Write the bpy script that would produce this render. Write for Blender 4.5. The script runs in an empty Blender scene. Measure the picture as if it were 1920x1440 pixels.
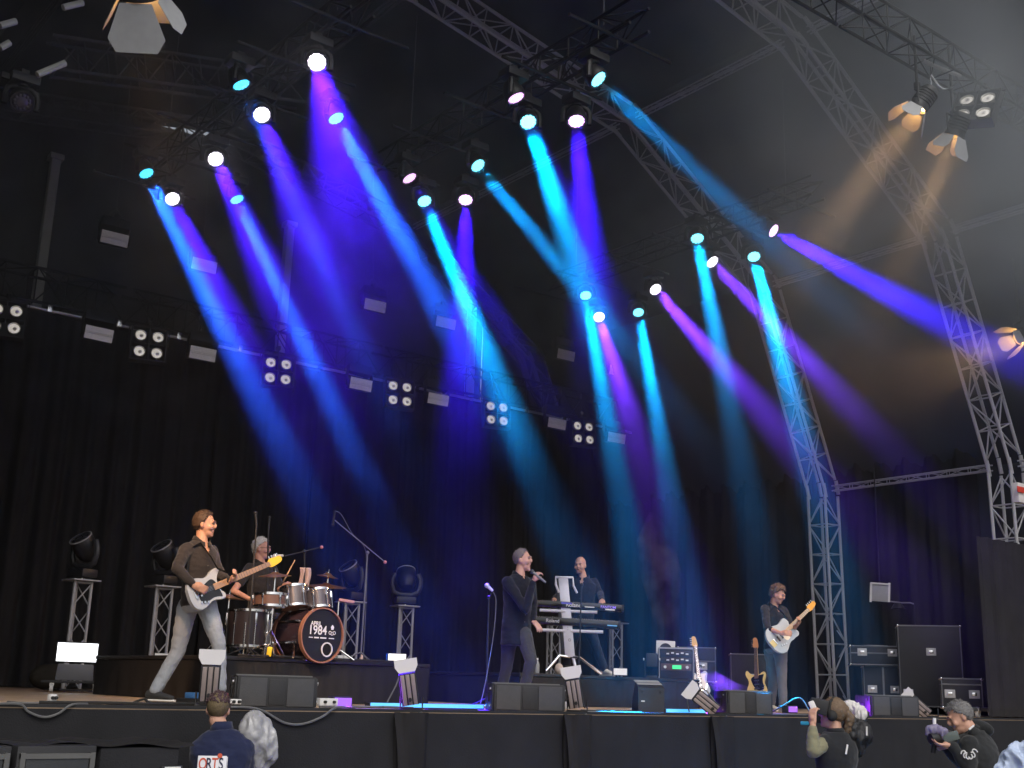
import bpy, bmesh, math, random
import numpy as np
from mathutils import Vector, Matrix, Euler, Quaternion
random.seed(7)
SC = bpy.context.scene
COL = SC.collection
PI = math.pi
R = math.radians

# ---------------------------------------------------------------- camera
CAM_Z = 1.69
cam_d = bpy.data.cameras.new('camera'); cam = bpy.data.objects.new('camera', cam_d); COL.objects.link(cam)
cam_d.sensor_width = 36.0; cam_d.lens = 36.0 * 2217 / 1920; cam_d.clip_start = 0.1; cam_d.clip_end = 500
CAM_M = Matrix.Rotation(-R(38), 3, 'Z') @ Matrix.Rotation(R(90 + 14.4), 3, 'X') @ Matrix.Rotation(R(1.69), 3, 'Z')
cam.matrix_world = Matrix.Translation((0, 0, CAM_Z)) @ CAM_M.to_4x4()
SC.camera = cam

# ---------------------------------------------------------------- sky, sun, exposure
SUN_EL, SUN_AZ = R(48), R(205)          # sun high behind the audience (azimuth from +Y, clockwise)
world = bpy.data.worlds.new('World'); SC.world = world; world.use_nodes = True
wn = world.node_tree.nodes; wl = world.node_tree.links
bg = wn['Background']
sky = wn.new('ShaderNodeTexSky'); sky.sky_type = 'NISHITA'; sky.sun_disc = False
sky.sun_elevation = SUN_EL; sky.sun_rotation = SUN_AZ; sky.dust_density = 4.0; sky.air_density = 1.0; sky.ozone_density = 1.0
hs = wn.new('ShaderNodeHueSaturation'); hs.inputs['Saturation'].default_value = 0.35
wl.new(sky.outputs[0], hs.inputs['Color']); wl.new(hs.outputs[0], bg.inputs[0]); bg.inputs[1].default_value = 0.15
sun_d = bpy.data.lights.new('sun', 'SUN'); sun_d.energy = 0.7; sun_d.angle = R(25); sun_d.color = (1.0, 0.96, 0.9)
sun = bpy.data.objects.new('sun', sun_d); COL.objects.link(sun)
sdir = Vector((math.sin(SUN_AZ) * math.cos(SUN_EL), math.cos(SUN_AZ) * math.cos(SUN_EL), math.sin(SUN_EL)))
sun.rotation_euler = sdir.to_track_quat('Z', 'Y').to_euler(); sun.location = (0, -10, 30)
SC.view_settings.view_transform = 'Standard'; SC.view_settings.look = 'None'
SC.view_settings.exposure = 0.12; SC.view_settings.gamma = 1.0
SC.render.engine = 'CYCLES'
SC.cycles.use_denoising = True
SC.cycles.max_bounces = 4; SC.cycles.diffuse_bounces = 2; SC.cycles.glossy_bounces = 2
SC.cycles.transmission_bounces = 3; SC.cycles.transparent_max_bounces = 6; SC.cycles.volume_bounces = 0
SC.cycles.volume_step_rate = 4.0; SC.cycles.volume_max_steps = 128
SC.cycles.sample_clamp_indirect = 4.0
SC.cycles.use_light_tree = True

# ---------------------------------------------------------------- pixel helpers (photo pixels -> places at a chosen depth)
FPX = 2217.0
def ray(x, y): return CAM_M @ Vector(((x - 960) / FPX, -(y - 720) / FPX, -1.0))
CAMP = Vector((0, 0, CAM_Z))
def atY(x, y, Y): d = ray(x, y); return CAMP + d * (Y / d.y)
def atX(x, y, X): d = ray(x, y); return CAMP + d * (X / d.x)
def atZ(x, y, Z): d = ray(x, y); return CAMP + d * ((Z - CAM_Z) / d.z)
def colX(x, Y):
    """X of the upright line seen at photo column x (taken at eye level) for depth Y"""
    return atY(x, 1262 + .0295 * x, Y).x

# ---------------------------------------------------------------- materials
MATS = {}
def mat(name, col, rough=0.7, metal=0.0, var=0.15, scale=6.0, bump=0.0, bscale=None, emit=None, estr=0.0, sheen=0.0, spec=0.4, alpha=1.0, trans=0.0):
    if name in MATS: return MATS[name]
    m = bpy.data.materials.new(name); m.use_nodes = True; MATS[name] = m
    nt = m.node_tree; n = nt.nodes; l = nt.links; b = n['Principled BSDF']
    tc = n.new('ShaderNodeTexCoord')
    if var > 0 or bump > 0:
        nz = n.new('ShaderNodeTexNoise'); nz.inputs['Scale'].default_value = scale; nz.inputs['Detail'].default_value = 5
        l.new(tc.outputs['Object'], nz.inputs['Vector'])
    if var > 0:
        mx = n.new('ShaderNodeMix'); mx.data_type = 'RGBA'
        mx.inputs['A'].default_value = [c * (1 - var) for c in col] + [1]
        mx.inputs['B'].default_value = [min(1, c * (1 + var)) for c in col] + [1]
        l.new(nz.outputs['Fac'], mx.inputs['Factor']); l.new(mx.outputs['Result'], b.inputs['Base Color'])
    else:
        b.inputs['Base Color'].default_value = list(col) + [1]
    b.inputs['Roughness'].default_value = rough; b.inputs['Metallic'].default_value = metal
    b.inputs['Specular IOR Level'].default_value = spec
    if sheen: b.inputs['Sheen Weight'].default_value = sheen
    if trans: b.inputs['Transmission Weight'].default_value = trans
    if bump > 0:
        nb = n.new('ShaderNodeTexNoise'); nb.inputs['Scale'].default_value = bscale or scale * 4; nb.inputs['Detail'].default_value = 4
        l.new(tc.outputs['Object'], nb.inputs['Vector'])
        bp = n.new('ShaderNodeBump'); bp.inputs['Strength'].default_value = bump; bp.inputs['Distance'].default_value = 0.02
        l.new(nb.outputs['Fac'], bp.inputs['Height']); l.new(bp.outputs[0], b.inputs['Normal'])
    if emit:
        b.inputs['Emission Color'].default_value = list(emit) + [1]; b.inputs['Emission Strength'].default_value = estr
        m.cycles.emission_sampling = 'NONE'
    return m
M_BLACK = mat('black_paint', (.018, .018, .02), .5, 0, .25, 12)
M_BLKMETAL = mat('black_powder_coat', (.02, .02, .022), .45, 0, .2, 20)
M_BLKTRUSS = mat('black_truss', (.012, .012, .013), .5, 0, .2, 20)
M_ALU = mat('aluminium', (.45, .45, .46), .42, .85, .15, 14, .05)
M_ALUSHADE = mat('aluminium_shaded', (.09, .09, .1), .55, .2, .2, 9)  # darker copy of the silver truss metal: roof shade put into the colour
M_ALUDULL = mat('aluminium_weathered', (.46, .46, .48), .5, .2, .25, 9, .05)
M_CHROME = mat('chrome', (.75, .75, .76), .18, 1.0, .06, 10)
M_VELVET = mat('black_drape', (.024, .023, .0235), .95, 0, .3, 3, .15, 60, spec=.1)
M_SKIRT = mat('black_skirt_cloth', (.022, .022, .024), .9, 0, .3, 2.5, .25, 90, spec=.15)
M_TARP = mat('roof_tarpaulin', (.035, .037, .042), .7, 0, .25, .8, .1, 5, spec=.3)
M_REARTARP = mat('rear_tarpaulin', (.075, .078, .08), .8, 0, .3, .9, .1, 5, spec=.2)
M_GREYPOST = mat('grey_post', (.5, .51, .48), .6, .2, .2, 4)
M_WHITE = mat('white_paint', (.7, .69, .68), .5, 0, .06, 10)
M_DECK = mat('plywood_deck', (.42, .3, .2), .6, 0, .35, 2.2, .12, 30)
M_GROUND = mat('pit_ground', (.1, .095, .09), .9, 0, .3, 3, .3, 20)
M_RUBBER = mat('rubber', (.02, .02, .02), .8, 0, .2, 10)
M_CABLE = mat('grey_cable', (.12, .12, .12), .6, 0, .1, 10)
M_WIRE = mat('steel_cable', (.2, .2, .2), .5, .6, .1, 10)

# ---------------------------------------------------------------- mesh helpers
class MB:
    def __init__(s): s.bm = bmesh.new()
    def _x(s, vs, M):
        if M is not None: bmesh.ops.transform(s.bm, matrix=M, verts=vs)
        return s
    def box(s, c, size, rot=None, bev=0.0, taper=None, M=None):
        r = bmesh.ops.create_cube(s.bm, size=1.0); vs = r['verts']
        for v in vs:
            v.co = Vector((v.co.x * size[0], v.co.y * size[1], v.co.z * size[2]))
            if taper and v.co.z > 0: v.co.x *= taper[0]; v.co.y *= taper[1]
        if bev:
            es = list({e for v in vs for e in v.link_edges})
            g = bmesh.ops.bevel(s.bm, geom=vs + es, offset=bev, segments=2, profile=.6, affect='EDGES')
            vs = list({v for f in g['faces'] for v in f.verts} | {v for v in vs if v.is_valid})
        T = Matrix.Translation(c)
        if rot is not None: T = T @ (Euler(rot).to_matrix().to_4x4() if not isinstance(rot, Matrix) else rot.to_4x4())
        if M is not None: T = M @ T
        bmesh.ops.transform(s.bm, matrix=T, verts=vs); return s
    def rod(s, p0, p1, r0, r1=None, n=10, caps=True):
        p0 = Vector(p0); p1 = Vector(p1); r1 = r0 if r1 is None else r1
        d = p1 - p0; L = d.length
        if L < 1e-6: return s
        r = bmesh.ops.create_cone(s.bm, cap_ends=caps, segments=n, radius1=r0, radius2=r1, depth=L)
        bmesh.ops.transform(s.bm, matrix=Matrix.Translation((p0 + p1) / 2) @ d.to_track_quat('Z', 'Y').to_matrix().to_4x4(), verts=r['verts']); return s
    def ell(s, c, rad, rot=None, u=14, v=10):
        T = Matrix.Translation(c)
        if rot is not None: T = T @ (Euler(rot).to_matrix().to_4x4() if not isinstance(rot, Matrix) else rot.to_4x4())
        if not hasattr(rad, '__len__'): rad = (rad,) * 3
        return s.ball(T @ Matrix.Diagonal((*rad, 1)), u, v)
    def ball(s, T, u=14, v=10):
        top = s.bm.verts.new(T @ Vector((0, 0, 1))); bot = s.bm.verts.new(T @ Vector((0, 0, -1)))
        rg = [[s.bm.verts.new(T @ Vector((math.sin(PI * j / v) * math.cos(2 * PI * i / u), math.sin(PI * j / v) * math.sin(2 * PI * i / u), math.cos(PI * j / v)))) for i in range(u)] for j in range(1, v)]
        for i in range(u):
            s.bm.faces.new((top, rg[0][i], rg[0][(i + 1) % u])); s.bm.faces.new((bot, rg[-1][(i + 1) % u], rg[-1][i]))
            for a, b in zip(rg, rg[1:]): s.bm.faces.new((a[i], b[i], b[(i + 1) % u], a[(i + 1) % u]))
        return s
    def tube(s, pts, rad, n=8, caps=True, flat=1.0):
        pts = [Vector(p) for p in pts]
        if not hasattr(rad, '__len__'): rad = [rad] * len(pts)
        rings = []; up = None
        for i, p in enumerate(pts):
            t = (pts[min(i + 1, len(pts) - 1)] - pts[max(i - 1, 0)]).normalized()
            if up is None: up = t.orthogonal().normalized()
            up = (up - t * up.dot(t)); up = up.normalized() if up.length > 1e-6 else t.orthogonal().normalized()
            sd = t.cross(up)
            rings.append([s.bm.verts.new(p + (up * math.cos(2 * PI * k / n) + sd * math.sin(2 * PI * k / n) * flat) * rad[i]) for k in range(n)])
        for a, b in zip(rings, rings[1:]):
            for k in range(n): s.bm.faces.new((a[k], a[(k + 1) % n], b[(k + 1) % n], b[k]))
        if caps:
            s.bm.faces.new(rings[0][::-1]); s.bm.faces.new(rings[-1])
        return s
    def lathe(s, prof, M=None, n=20, closed=False):
        """prof: list of (r, z) revolved about Z"""
        rings = []
        for (r, z) in prof:
            rings.append([s.bm.verts.new((r * math.cos(2 * PI * k / n), r * math.sin(2 * PI * k / n), z)) for k in range(n)] if r > 1e-5 else [s.bm.verts.new((0, 0, z))])
        for a, b in zip(rings, rings[1:]):
            for k in range(n):
                q = [a[k % len(a)], a[(k + 1) % len(a)], b[(k + 1) % len(b)], b[k % len(b)]]
                q = list(dict.fromkeys(q))
                if len(q) >= 3: s.bm.faces.new(q)
        if M is not None: bmesh.ops.transform(s.bm, matrix=M, verts=[v for r in rings for v in r])
        return s
    def prism(s, poly, t, M=None):
        """poly: list of (x,y); extruded from z=-t/2 to t/2"""
        a = [s.bm.verts.new((x, y, -t / 2)) for x, y in poly]; b = [s.bm.verts.new((x, y, t / 2)) for x, y in poly]
        n = len(poly)
        s.bm.faces.new(a[::-1]); s.bm.faces.new(b)
        for k in range(n): s.bm.faces.new((a[k], a[(k + 1) % n], b[(k + 1) % n], b[k]))
        if M is not None: bmesh.ops.transform(s.bm, matrix=M, verts=a + b)
        return s
    def grid(s, fn, nu, nv):
        vs = [[s.bm.verts.new(fn(i / nu, j / nv)) for j in range(nv + 1)] for i in range(nu + 1)]
        for i in range(nu):
            for j in range(nv): s.bm.faces.new((vs[i][j], vs[i + 1][j], vs[i + 1][j + 1], vs[i][j + 1]))
        return s
    def mesh(s, name='mesh', smooth=35):
        bmesh.ops.recalc_face_normals(s.bm, faces=s.bm.faces[:])
        me = bpy.data.meshes.new(name); s.bm.to_mesh(me); s.bm.free()
        if smooth:
            me.shade_smooth()
            try: me.set_sharp_from_angle(angle=R(smooth))
            except Exception: pass
        return me
    def obj(s, name, m, parent=None, loc=None, rot=None, smooth=35):
        me = s.mesh(name, smooth); return put(name, me, m, parent, loc, rot)
def put(name, me, m=None, parent=None, loc=None, rot=None, mw=None):
    o = bpy.data.objects.new(name, me); COL.objects.link(o)
    if m is not None and me is not None and len(me.materials) == 0: me.materials.append(m)
    if parent is not None: o.parent = parent
    if mw is not None: o.matrix_basis = mw
    if loc is not None: o.location = loc
    if rot is not None: o.rotation_euler = rot
    return o
def tag(o, label=None, cat=None, group=None, kind=None):
    if label: o['label'] = label
    if cat: o['category'] = cat
    if group: o['group'] = group
    if kind: o['kind'] = kind
    return o
def thing(name, label, cat, loc=(0, 0, 0), rotz=0, group=None):
    o = bpy.data.objects.new(name, None); COL.objects.link(o); o.empty_display_size = .1
    o.location = loc; o.rotation_euler = (0, 0, rotz)
    return tag(o, label, cat, group)
def copy_tree(o, parent=None):
    c = o.copy(); COL.objects.link(c); c.parent = parent
    for ch in [k for k in o.children]: copy_tree(ch, c)
    return c
UNITROD = {}
def bar(parent, p0, p1, r, m, name='brace', n=8):
    """one straight tube as an object of its own (shared unit mesh)"""
    key = (m.name, n)
    if key not in UNITROD:
        b = MB(); b.rod((0, 0, 0), (0, 0, 1), 1, 1, n); me = b.mesh('tube'); me.materials.append(m); UNITROD[key] = me
    p0 = Vector(p0); p1 = Vector(p1); d = p1 - p0
    M = Matrix.Translation(p0) @ d.to_track_quat('Z', 'Y').to_matrix().to_4x4() @ Matrix.Diagonal((r, r, d.length, 1))
    return put(name, UNITROD[key], None, parent, mw=M)
def truss_run(parent, p0, p1, up, w, h, bays, rc, rb, m, faces=(0, 1, 2, 3), off=Vector((0, 0, 0)), n=8):
    """four-chord box truss from p0 to p1; up = direction of its height; p0/p1 are the axis"""
    p0 = Vector(p0) - off; p1 = Vector(p1) - off; t = (p1 - p0).normalized(); up = Vector(up); up = (up - t * up.dot(t)).normalized(); sd = t.cross(up)
    cs = [up * h / 2 + sd * w / 2, up * h / 2 - sd * w / 2, -up * h / 2 - sd * w / 2, -up * h / 2 + sd * w / 2]
    for c in cs: bar(parent, p0 + c, p1 + c, rc, m, 'chord', n)
    for f in faces:
        a, b = cs[f], cs[(f + 1) % 4]
        for k in range(bays):
            q0 = p0.lerp(p1, (k + .04) / bays); q1 = p0.lerp(p1, (k + .96) / bays)
            if (k + f) % 2: bar(parent, q0 + b, q1 + a, rb, m, 'brace', 6)
            else: bar(parent, q0 + a, q1 + b, rb, m, 'brace', 6)
            if k: bar(parent, p0.lerp(p1, k / bays) + a, p0.lerp(p1, k / bays) + b, rb, m, 'brace', 6)
def cable(name, pts, r, m, label, cat='cable', group=None, n=6, sub=6):
    """smooth cable through points"""
    P = [Vector(p) for p in pts]; out = []
    for i in range(len(P) - 1):
        a = P[max(i - 1, 0)]; b = P[i]; c = P[i + 1]; d = P[min(i + 2, len(P) - 1)]
        for k in range(sub):
            t = k / sub
            out.append(.5 * ((2 * b) + (c - a) * t + (2 * a - 5 * b + 4 * c - d) * t * t + (3 * b - a - 3 * c + d) * t ** 3))
    out.append(P[-1])
    return tag(MB().tube(out, r, n).obj(name, m), label, cat, group)

# ================================================================ LARGE STRUCTURE
STG = 1.47            # stage floor level
FRONT = 8.8           # stage front edge (Y)
g = MB(); g.box((8, 12, -.23), (110, 110, .1)); tag(g.obj('ground', M_GROUND, smooth=0), kind='structure')
g = MB(); g.box((8.5, (FRONT + 21.2) / 2, STG - .06), (24, 21.2 - FRONT, .12)); tag(g.obj('stage_floor', M_DECK, smooth=0), kind='structure')

# arch profile (X, Z), symmetric about XC
XC = 8.5
half = [(9.55, -.18), (9.42, 5.4), (7.9, 9.0), (4.4, 11.2), (0, 12.0)]
prof = [(XC - x, z) for x, z in half] + [(XC + x, z) for x, z in half[-2::-1]]
def inset(prof, d):
    out = []
    for i, (x, z) in enumerate(prof):
        cx, cz = XC, 3.0
        v = Vector((x - cx, 0, z - cz)); L = v.length; v *= (L + d) / L
        out.append((cx + v.x, z if i in (0, len(prof) - 1) else cz + v.z))
    return out
def arch(name, Y, label, m):
    t = thing(name, label, 'truss arch', (XC, Y, 0))
    off = Vector((XC, Y, 0))
    P = [Vector((x, Y, z)) for x, z in prof]
    for i in range(len(P) - 1):
        a, b = P[i], P[i + 1]; L = (b - a).length
        d = (b - a).normalized()
        truss_run(t, a + d * .12, b - d * .12, (0, 1, 0), .38, .38, max(2, round(L / .58)), .028, .013, m, off=off)
    for p in P[1:-1]:                                     # corner blocks
        for sx in (-.19, .19):
            for sy in (-.19, .19):
                r = (p - Vector((XC, Y, 3))).normalized()
                q = p + r * sx + Vector((0, sy, 0)) - off
                bar(t, q - Vector((r.z, 0, -r.x)) * .13, q + Vector((r.z, 0, -r.x)) * .13, .034, m, 'corner_joint')
    return t
arch('truss_arch', 9.9, 'silver truss arch nearest the audience, its right leg at the frame edge', M_ALUDULL)
arch('truss_arch', 13.5, 'silver truss arch at mid stage, its leg standing behind the guitarist', M_ALUDULL)
arch('truss_arch', 20.3, 'rearmost silver truss arch, half lost in the dark behind the lighting truss', M_ALUSHADE)
for i, (x, z) in enumerate(prof[1:-1]):                   # purlins
    xx = prof[i + 1]
    side = ['upper left', 'left shoulder', 'left crown', 'ridge', 'right crown', 'right shoulder', 'right eaves'][i]
    t = thing('purlin_truss', f'slim truss purlin along the {side} of the roof', 'truss', (x, 6.2, z), group='roof purlins')
    for (ya, yb) in ((6.2, 9.66), (10.14, 13.26)) + (((13.74, 20.05),) if 1 < i < 5 else ()):
        truss_run(t, (x, ya, z), (x, yb, z), (0, 0, 1), (.08), .09, 8, .013, .006, M_ALUSHADE if i < 4 else M_ALUDULL, off=Vector((x, 6.2, z)), faces=(1, 3))  # left and ridge purlins get the copy with shade in its colour
# roof skin
skin = inset(prof, .42)
roof = thing('stage_roof', 'black arched tarpaulin roof over the whole stage', 'roof', (XC, 13, 0))
for i in range(len(skin) - 1):
    (x0, z0), (x1, z1) = skin[i], skin[i + 1]
    def fn(u, v, x0=x0, z0=z0, x1=x1, z1=z1):
        y = 6.0 + 15.2 * v; s = -.12 * math.sin(PI * u) * abs(math.sin(PI * (y - 6.3) / 3.6))
        n = Vector((z1 - z0, 0, -(x1 - x0))).normalized()
        if n.dot(Vector((x0 - XC, 0, z0 - 3))) < 0: n = -n
        return Vector((x0 + (x1 - x0) * u - XC, y - 13, z0 + (z1 - z0) * u)) + n * s
    MB().grid(fn, 6, 40).obj('tarpaulin_panel', M_TARP, roof)
# rear wall, posts
rw = thing('rear_wall', 'grey tarpaulin rear wall above the drape', 'wall', (XC, 21.0, 0))
for k in range(12):
    x0 = -1.5 + k * 1.7
    def fn(u, v, x0=x0): return Vector((x0 + 1.78 * u - XC, .03 * math.sin(u * PI * 3 + k) + .12 * (k % 2), 1.4 + 10.8 * v))
    MB().grid(fn, 8, 4).obj('wall_panel', M_REARTARP, rw)
for q, nm in (((100, 330), 'grey upright post behind the lighting truss, leftmost of three'), ((545, 400), 'grey upright post in the blue light, middle of three'), ((887, 540), 'faint grey upright post, rightmost of three')):
    p = atY(*q, 20.7)
    t = thing('rear_post', nm, 'post', (p.x, 20.7, STG), group='rear posts')
    MB().box((0, 0, 4.6), (.16, .16, 9.2), bev=.012).obj('shaft', M_GREYPOST, t)
    MB().box((0, 0, .02), (.3, .3, .04)).obj('foot_plate', M_GREYPOST, t)
    MB().box((0, 0, 9.25), (.24, .24, .1)).obj('head_plate', M_GREYPOST, t)
# drape
dr = thing('backdrop_drape', 'heavy black pleated drape closing the back of the stage', 'curtain', (XC, 19.6, STG))
rnd = random.Random(3)
for k in range(10):
    x0 = -1.2 + 1.96 * k; ph = rnd.random() * 6
    def fn(u, v, x0=x0, ph=ph):
        x = x0 + 1.99 * u
        a = (.035 + .05 * (1 - v)) * (math.sin(x * 13 + ph) + .5 * math.sin(x * 29 + 2 * ph + .8 * v))
        return Vector((x - XC, a + .02 * math.sin(v * 7 + x), .02 + (7.5 - STG) * v))
    MB().grid(fn, 64, 10).obj('drape_panel', M_VELVET, dr, smooth=0).data.shade_smooth()
sd = thing('side_drape', 'black drape hanging along the right side of the stage', 'curtain', (18.2, 14, STG))
for k in range(5):
    y0 = 10.6 + 1.8 * k
    def fn(u, v, y0=y0):
        y = y0 + 1.83 * u
        return Vector((.04 * math.sin(y * 12) + .02 * math.sin(y * 31), y - 14, .02 + 4.4 * v))
    MB().grid(fn, 40, 6).obj('drape_panel', M_VELVET, sd, smooth=0).data.shade_smooth()
# stage front skirt
sk = thing('stage_skirt', 'black cloth skirt hanging down the front of the stage', 'skirt', (XC, FRONT, 0))
for k in range(8):
    x0 = -3.5 + 3 * k
    def fn(u, v, x0=x0):
        x = x0 + 3 * u
        f = .022 * math.sin(x * 5.1 + .8 * v) + .012 * math.sin(x * 13.7 + 2 - v) + .012 * math.sin(x * 2.3 + 3 * v) + .006 * math.sin(x * 31 + 5 * v)
        for fx in (8.05, 5.62, 10.2, 11.95): f -= .05 * math.exp(-((x - fx - .1 * (1 - v)) / .09) ** 2) * (1.1 - v)
        return Vector((x - XC, f * (1.15 - v) - .015, .0 - .17 + (STG + .155) * v))
    MB().grid(fn, 60, 10).obj('skirt_panel', M_SKIRT, sk)
tag(MB().box((XC, FRONT + .02, STG + .004), (24, .05, .022)).obj('stage_edge_trim', M_BLKMETAL), 'black metal trim along the stage front edge', 'edge trim')
# ================================================================ LIGHTING RIG
TR_Y, TR_Z = 18.6, 7.55
lt = thing('lighting_truss', 'long black box truss across the back carrying blinders and strobes', 'truss', (XC, TR_Y, TR_Z))
for k in range(8):
    truss_run(lt, (-1 + 2.45 * k + .05, TR_Y, TR_Z), (-1 + 2.45 * (k + 1) - .05, TR_Y, TR_Z), (0, 0, 1), .5, .55, 5, .026, .012, M_BLKTRUSS, off=Vector((XC, TR_Y, TR_Z)))
# silver pipe under the truss, in lengths with couplers
for k in range(9):
    a = -.6 + 2.1 * k
    t = thing('hanging_pipe', 'silver scaffold pipe under the black lighting truss, ' + ['beyond the left frame edge', 'cut by the left frame edge', 'left of the first full blinder', 'over the first full blinder', 'crossed by the left blue beam', 'left of centre', 'at the centre', 'right of centre in haze', 'farthest right'][k], 'pipe', (a, TR_Y - .4, TR_Z - .42), group='silver pipes under the truss')
    MB().rod((0, 0, 0), (2.0, 0, 0), .026, n=10).obj('pipe', M_ALU, t)
    for q in (.5, 1.5): MB().box((q, 0, .03), (.07, .07, .12), bev=.01).obj('clamp', M_CHROME, t)
for k in range(9):
    for dz in (-.98, -1.12):
        pass
def hang(parent, p, top, r=.0035): bar(parent, p, top, r, M_WIRE, 'suspension_cable', 6)

M_LAMPGLASS = mat('frosted_lamp_glass', (.85, .82, .77), .35, .1, .04, 30, .1, emit=(1.0, .93, .84), estr=.38)
M_REFL = mat('reflector', (.7, .68, .64), .3, .5, .05, 30)
M_STROBEFACE = mat('strobe_face', (.85, .82, .8), .4, .2, .08, 20)
M_STROBEBAR = mat('strobe_bar', (.85, .82, .78), .3, 0, .05, 20)
# ---- four-lamp blinders
def make_blinder():
    t = thing('blinder', '', 'blinder light')
    f = MB()
    for x in (-.27, 0, .27): f.box((x, 0, 0), (.018, .16, .58))
    for z in (-.28, 0, .28): f.box((0, .002, z), (.56, .156, .016))
    f.box((0, .085, 0), (.54, .012, .56))
    f.obj('frame', mat('blinder_frame', (.05, .05, .055), .45, .2, .2, 20), t)
    for x in (-.135, .135):
        for z in (-.14, .14):
            l = MB().lathe([(.0, .055), (.05, .05), (.075, .02), (.084, -.05), (.094, -.055), (.094, -.065), (.08, -.06)], Matrix.Translation((x, .0, z)) @ Matrix.Rotation(R(90), 4, 'X') @ Matrix.Scale(-1, 4, (0, 0, 1)), 24).obj('lamp', M_REFL, t)
            MB().lathe([(0, -.052), (.045, -.05), (.08, -.036), (.082, -.03)], Matrix.Translation((x, .0, z)) @ Matrix.Rotation(R(90), 4, 'X') @ Matrix.Scale(-1, 4, (0, 0, 1)), 24).obj('lamp_glass', M_LAMPGLASS, l)
            MB().ell((x + .01, -.062, z - .01), (.028, .01, .028)).obj('bulb_cap', M_STROBEFACE, l)
    y = MB(); y.tube([(-.31, 0, 0), (-.31, 0, .33), (.31, 0, .33), (.31, 0, 0)], .012, 6); y.rod((0, 0, .33), (0, 0, .43), .018); y.obj('yoke', M_BLKMETAL, t)
    MB().box((0, 0, .45), (.07, .06, .07), bev=.008).obj('clamp', M_BLKMETAL, t)
    return t
BL = [((10, 600), 'at the left frame edge, half cut off'), ((278, 648), 'near the left end, left of the first blue beam'), ((520, 698), 'under the foot of the first blue beam'),
      ((748, 740), 'left of the orange-glowing strobe'), ((930, 777), 'crossed by the long cyan beam'), ((1092, 813), 'on the darker right half of the truss'), ((1240, 845), 'smallest and farthest right, dimmed by haze')]
b0 = None
for q, w in BL:
    p = atY(*q, TR_Y - .55)
    if b0 is None: t = b0 = make_blinder()
    else: t = copy_tree(b0)
    t.location = p; t.rotation_euler = (R(-8), 0, R(-14)); tag(t, 'square four-lamp blinder on the truss, ' + w, None, 'four-lamp blinders on the rear truss')
# ---- strobes (tilting, with reflective lower half)
def make_strobe(cat='strobe light'):
    t = thing('strobe', '', cat)
    MB().box((0, .03, .17), (.46, .2, .17), bev=.02).obj('base', M_BLKMETAL, t)
    for sx in (-.245, .245): MB().box((sx, 0, -.02), (.02, .1, .3), bev=.004).obj('yoke_arm', M_BLKMETAL, t)
    h = MB().box((0, 0, -.12), (.45, .14, .22), rot=(R(20), 0, 0), bev=.012).obj('head', M_BLKMETAL, t)
    Mf = Matrix.Translation((0, 0, -.12)) @ Matrix.Rotation(R(20), 4, 'X')
    MB().box((0, -.073, .058), (.43, .006, .09), M=Mf).obj('reflector_panel', M_STROBEFACE, h)
    MB().box((0, -.073, -.058), (.43, .006, .09), M=Mf).obj('reflector_panel', M_STROBEFACE, h)
    MB().box((0, -.076, 0), (.43, .012, .02), M=Mf).obj('tube_bar', M_STROBEBAR, h)
    MB().box((0, .03, .29), (.3, .05, .03)).obj('bracket', M_BLKMETAL, t)
    MB().box((0, .03, .33), (.07, .06, .08), bev=.008).obj('clamp', M_BLKMETAL, t)
    return t
ST1 = [((183, 628), 'leftmost under the truss, its right end glowing orange'), ((378, 665), 'under the truss beside the left blue beam'), ((673, 722), 'under the truss left of the third full blinder'),
       ((818, 750), 'under the truss with a small orange glow'), ((1040, 795), 'under the truss in the dark right half'), ((1152, 822), 'farthest right under the truss, veiled by haze')]
ST2 = [((213, 450), 'leftmost, hung on a wire in the dark'), ((380, 500), 'hung on a wire inside the left blue beam'), ((700, 575), 'hung on a wire in the blue glow, third from left'),
       ((832, 607), 'hung on a wire beside the long cyan beam'), ((1057, 667), 'hung on a wire, dim, left of the short cyan beams'), ((1155, 697), 'hung on a wire within the purple beam')]
s0 = make_strobe()
first = True
for row, grp, Y in ((ST1, 'strobes on the truss', TR_Y - .5), (ST2, 'strobes on wires', 18.3)):
    for q, w in row:
        p = atY(*q, Y)
        t = s0 if first else copy_tree(s0); first = False
        t.location = p + Vector((0, 0, .12)); t.rotation_euler = (R(-12), R(2), R(-8 + rnd.uniform(-4, 4))); tag(t, 'rectangular strobe ' + w, None, grp)
        if row is ST2:
            hang(t, (0, .03, .37), (0, .03, 3.2 - (p.z - 8.5))); MB().tube([(-.1, .03, .36), (0, .03, .5), (.1, .03, .36)], .006, 6).obj('shackle', M_WIRE, t)
# ---- moving heads
M_HEAD = mat('moving_head_shell', (.025, .025, .028), .4, 0, .2, 12)
def head_meshes():
    b = MB(); b.box((0, 0, .21), (.3, .22, .1), bev=.015); b.rod((0, 0, .13), (0, 0, .17), .07, n=16)
    base = b.mesh('base'); base.materials.append(M_HEAD)
    y = MB(); y.tube([(-.165, 0, -.1), (-.17, 0, .0), (-.155, 0, .08), (-.1, 0, .12), (.1, 0, .12), (.155, 0, .08), (.17, 0, 0), (.165, 0, -.1)], .032, 8)
    yoke = y.mesh('yoke'); yoke.materials.append(M_HEAD)
    h = MB().lathe([(0, .13), (.07, .13), (.1, .09), (.125, .0), (.128, -.09), (.122, -.1), (.108, -.1), (.104, -.085), (0, -.085)], None, 24)
    head = h.mesh('head'); head.materials.append(M_HEAD)
    l = MB()
    l.ell((0, 0, -.088), (.074, .074, .02), u=24, v=8)
    for k in range(12):
        a = k * PI / 6; l.ell((.076 * math.cos(a), .076 * math.sin(a), -.088), (.024, .024, .015), u=10, v=6)
    return base, yoke, head, l.mesh('lens')
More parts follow.
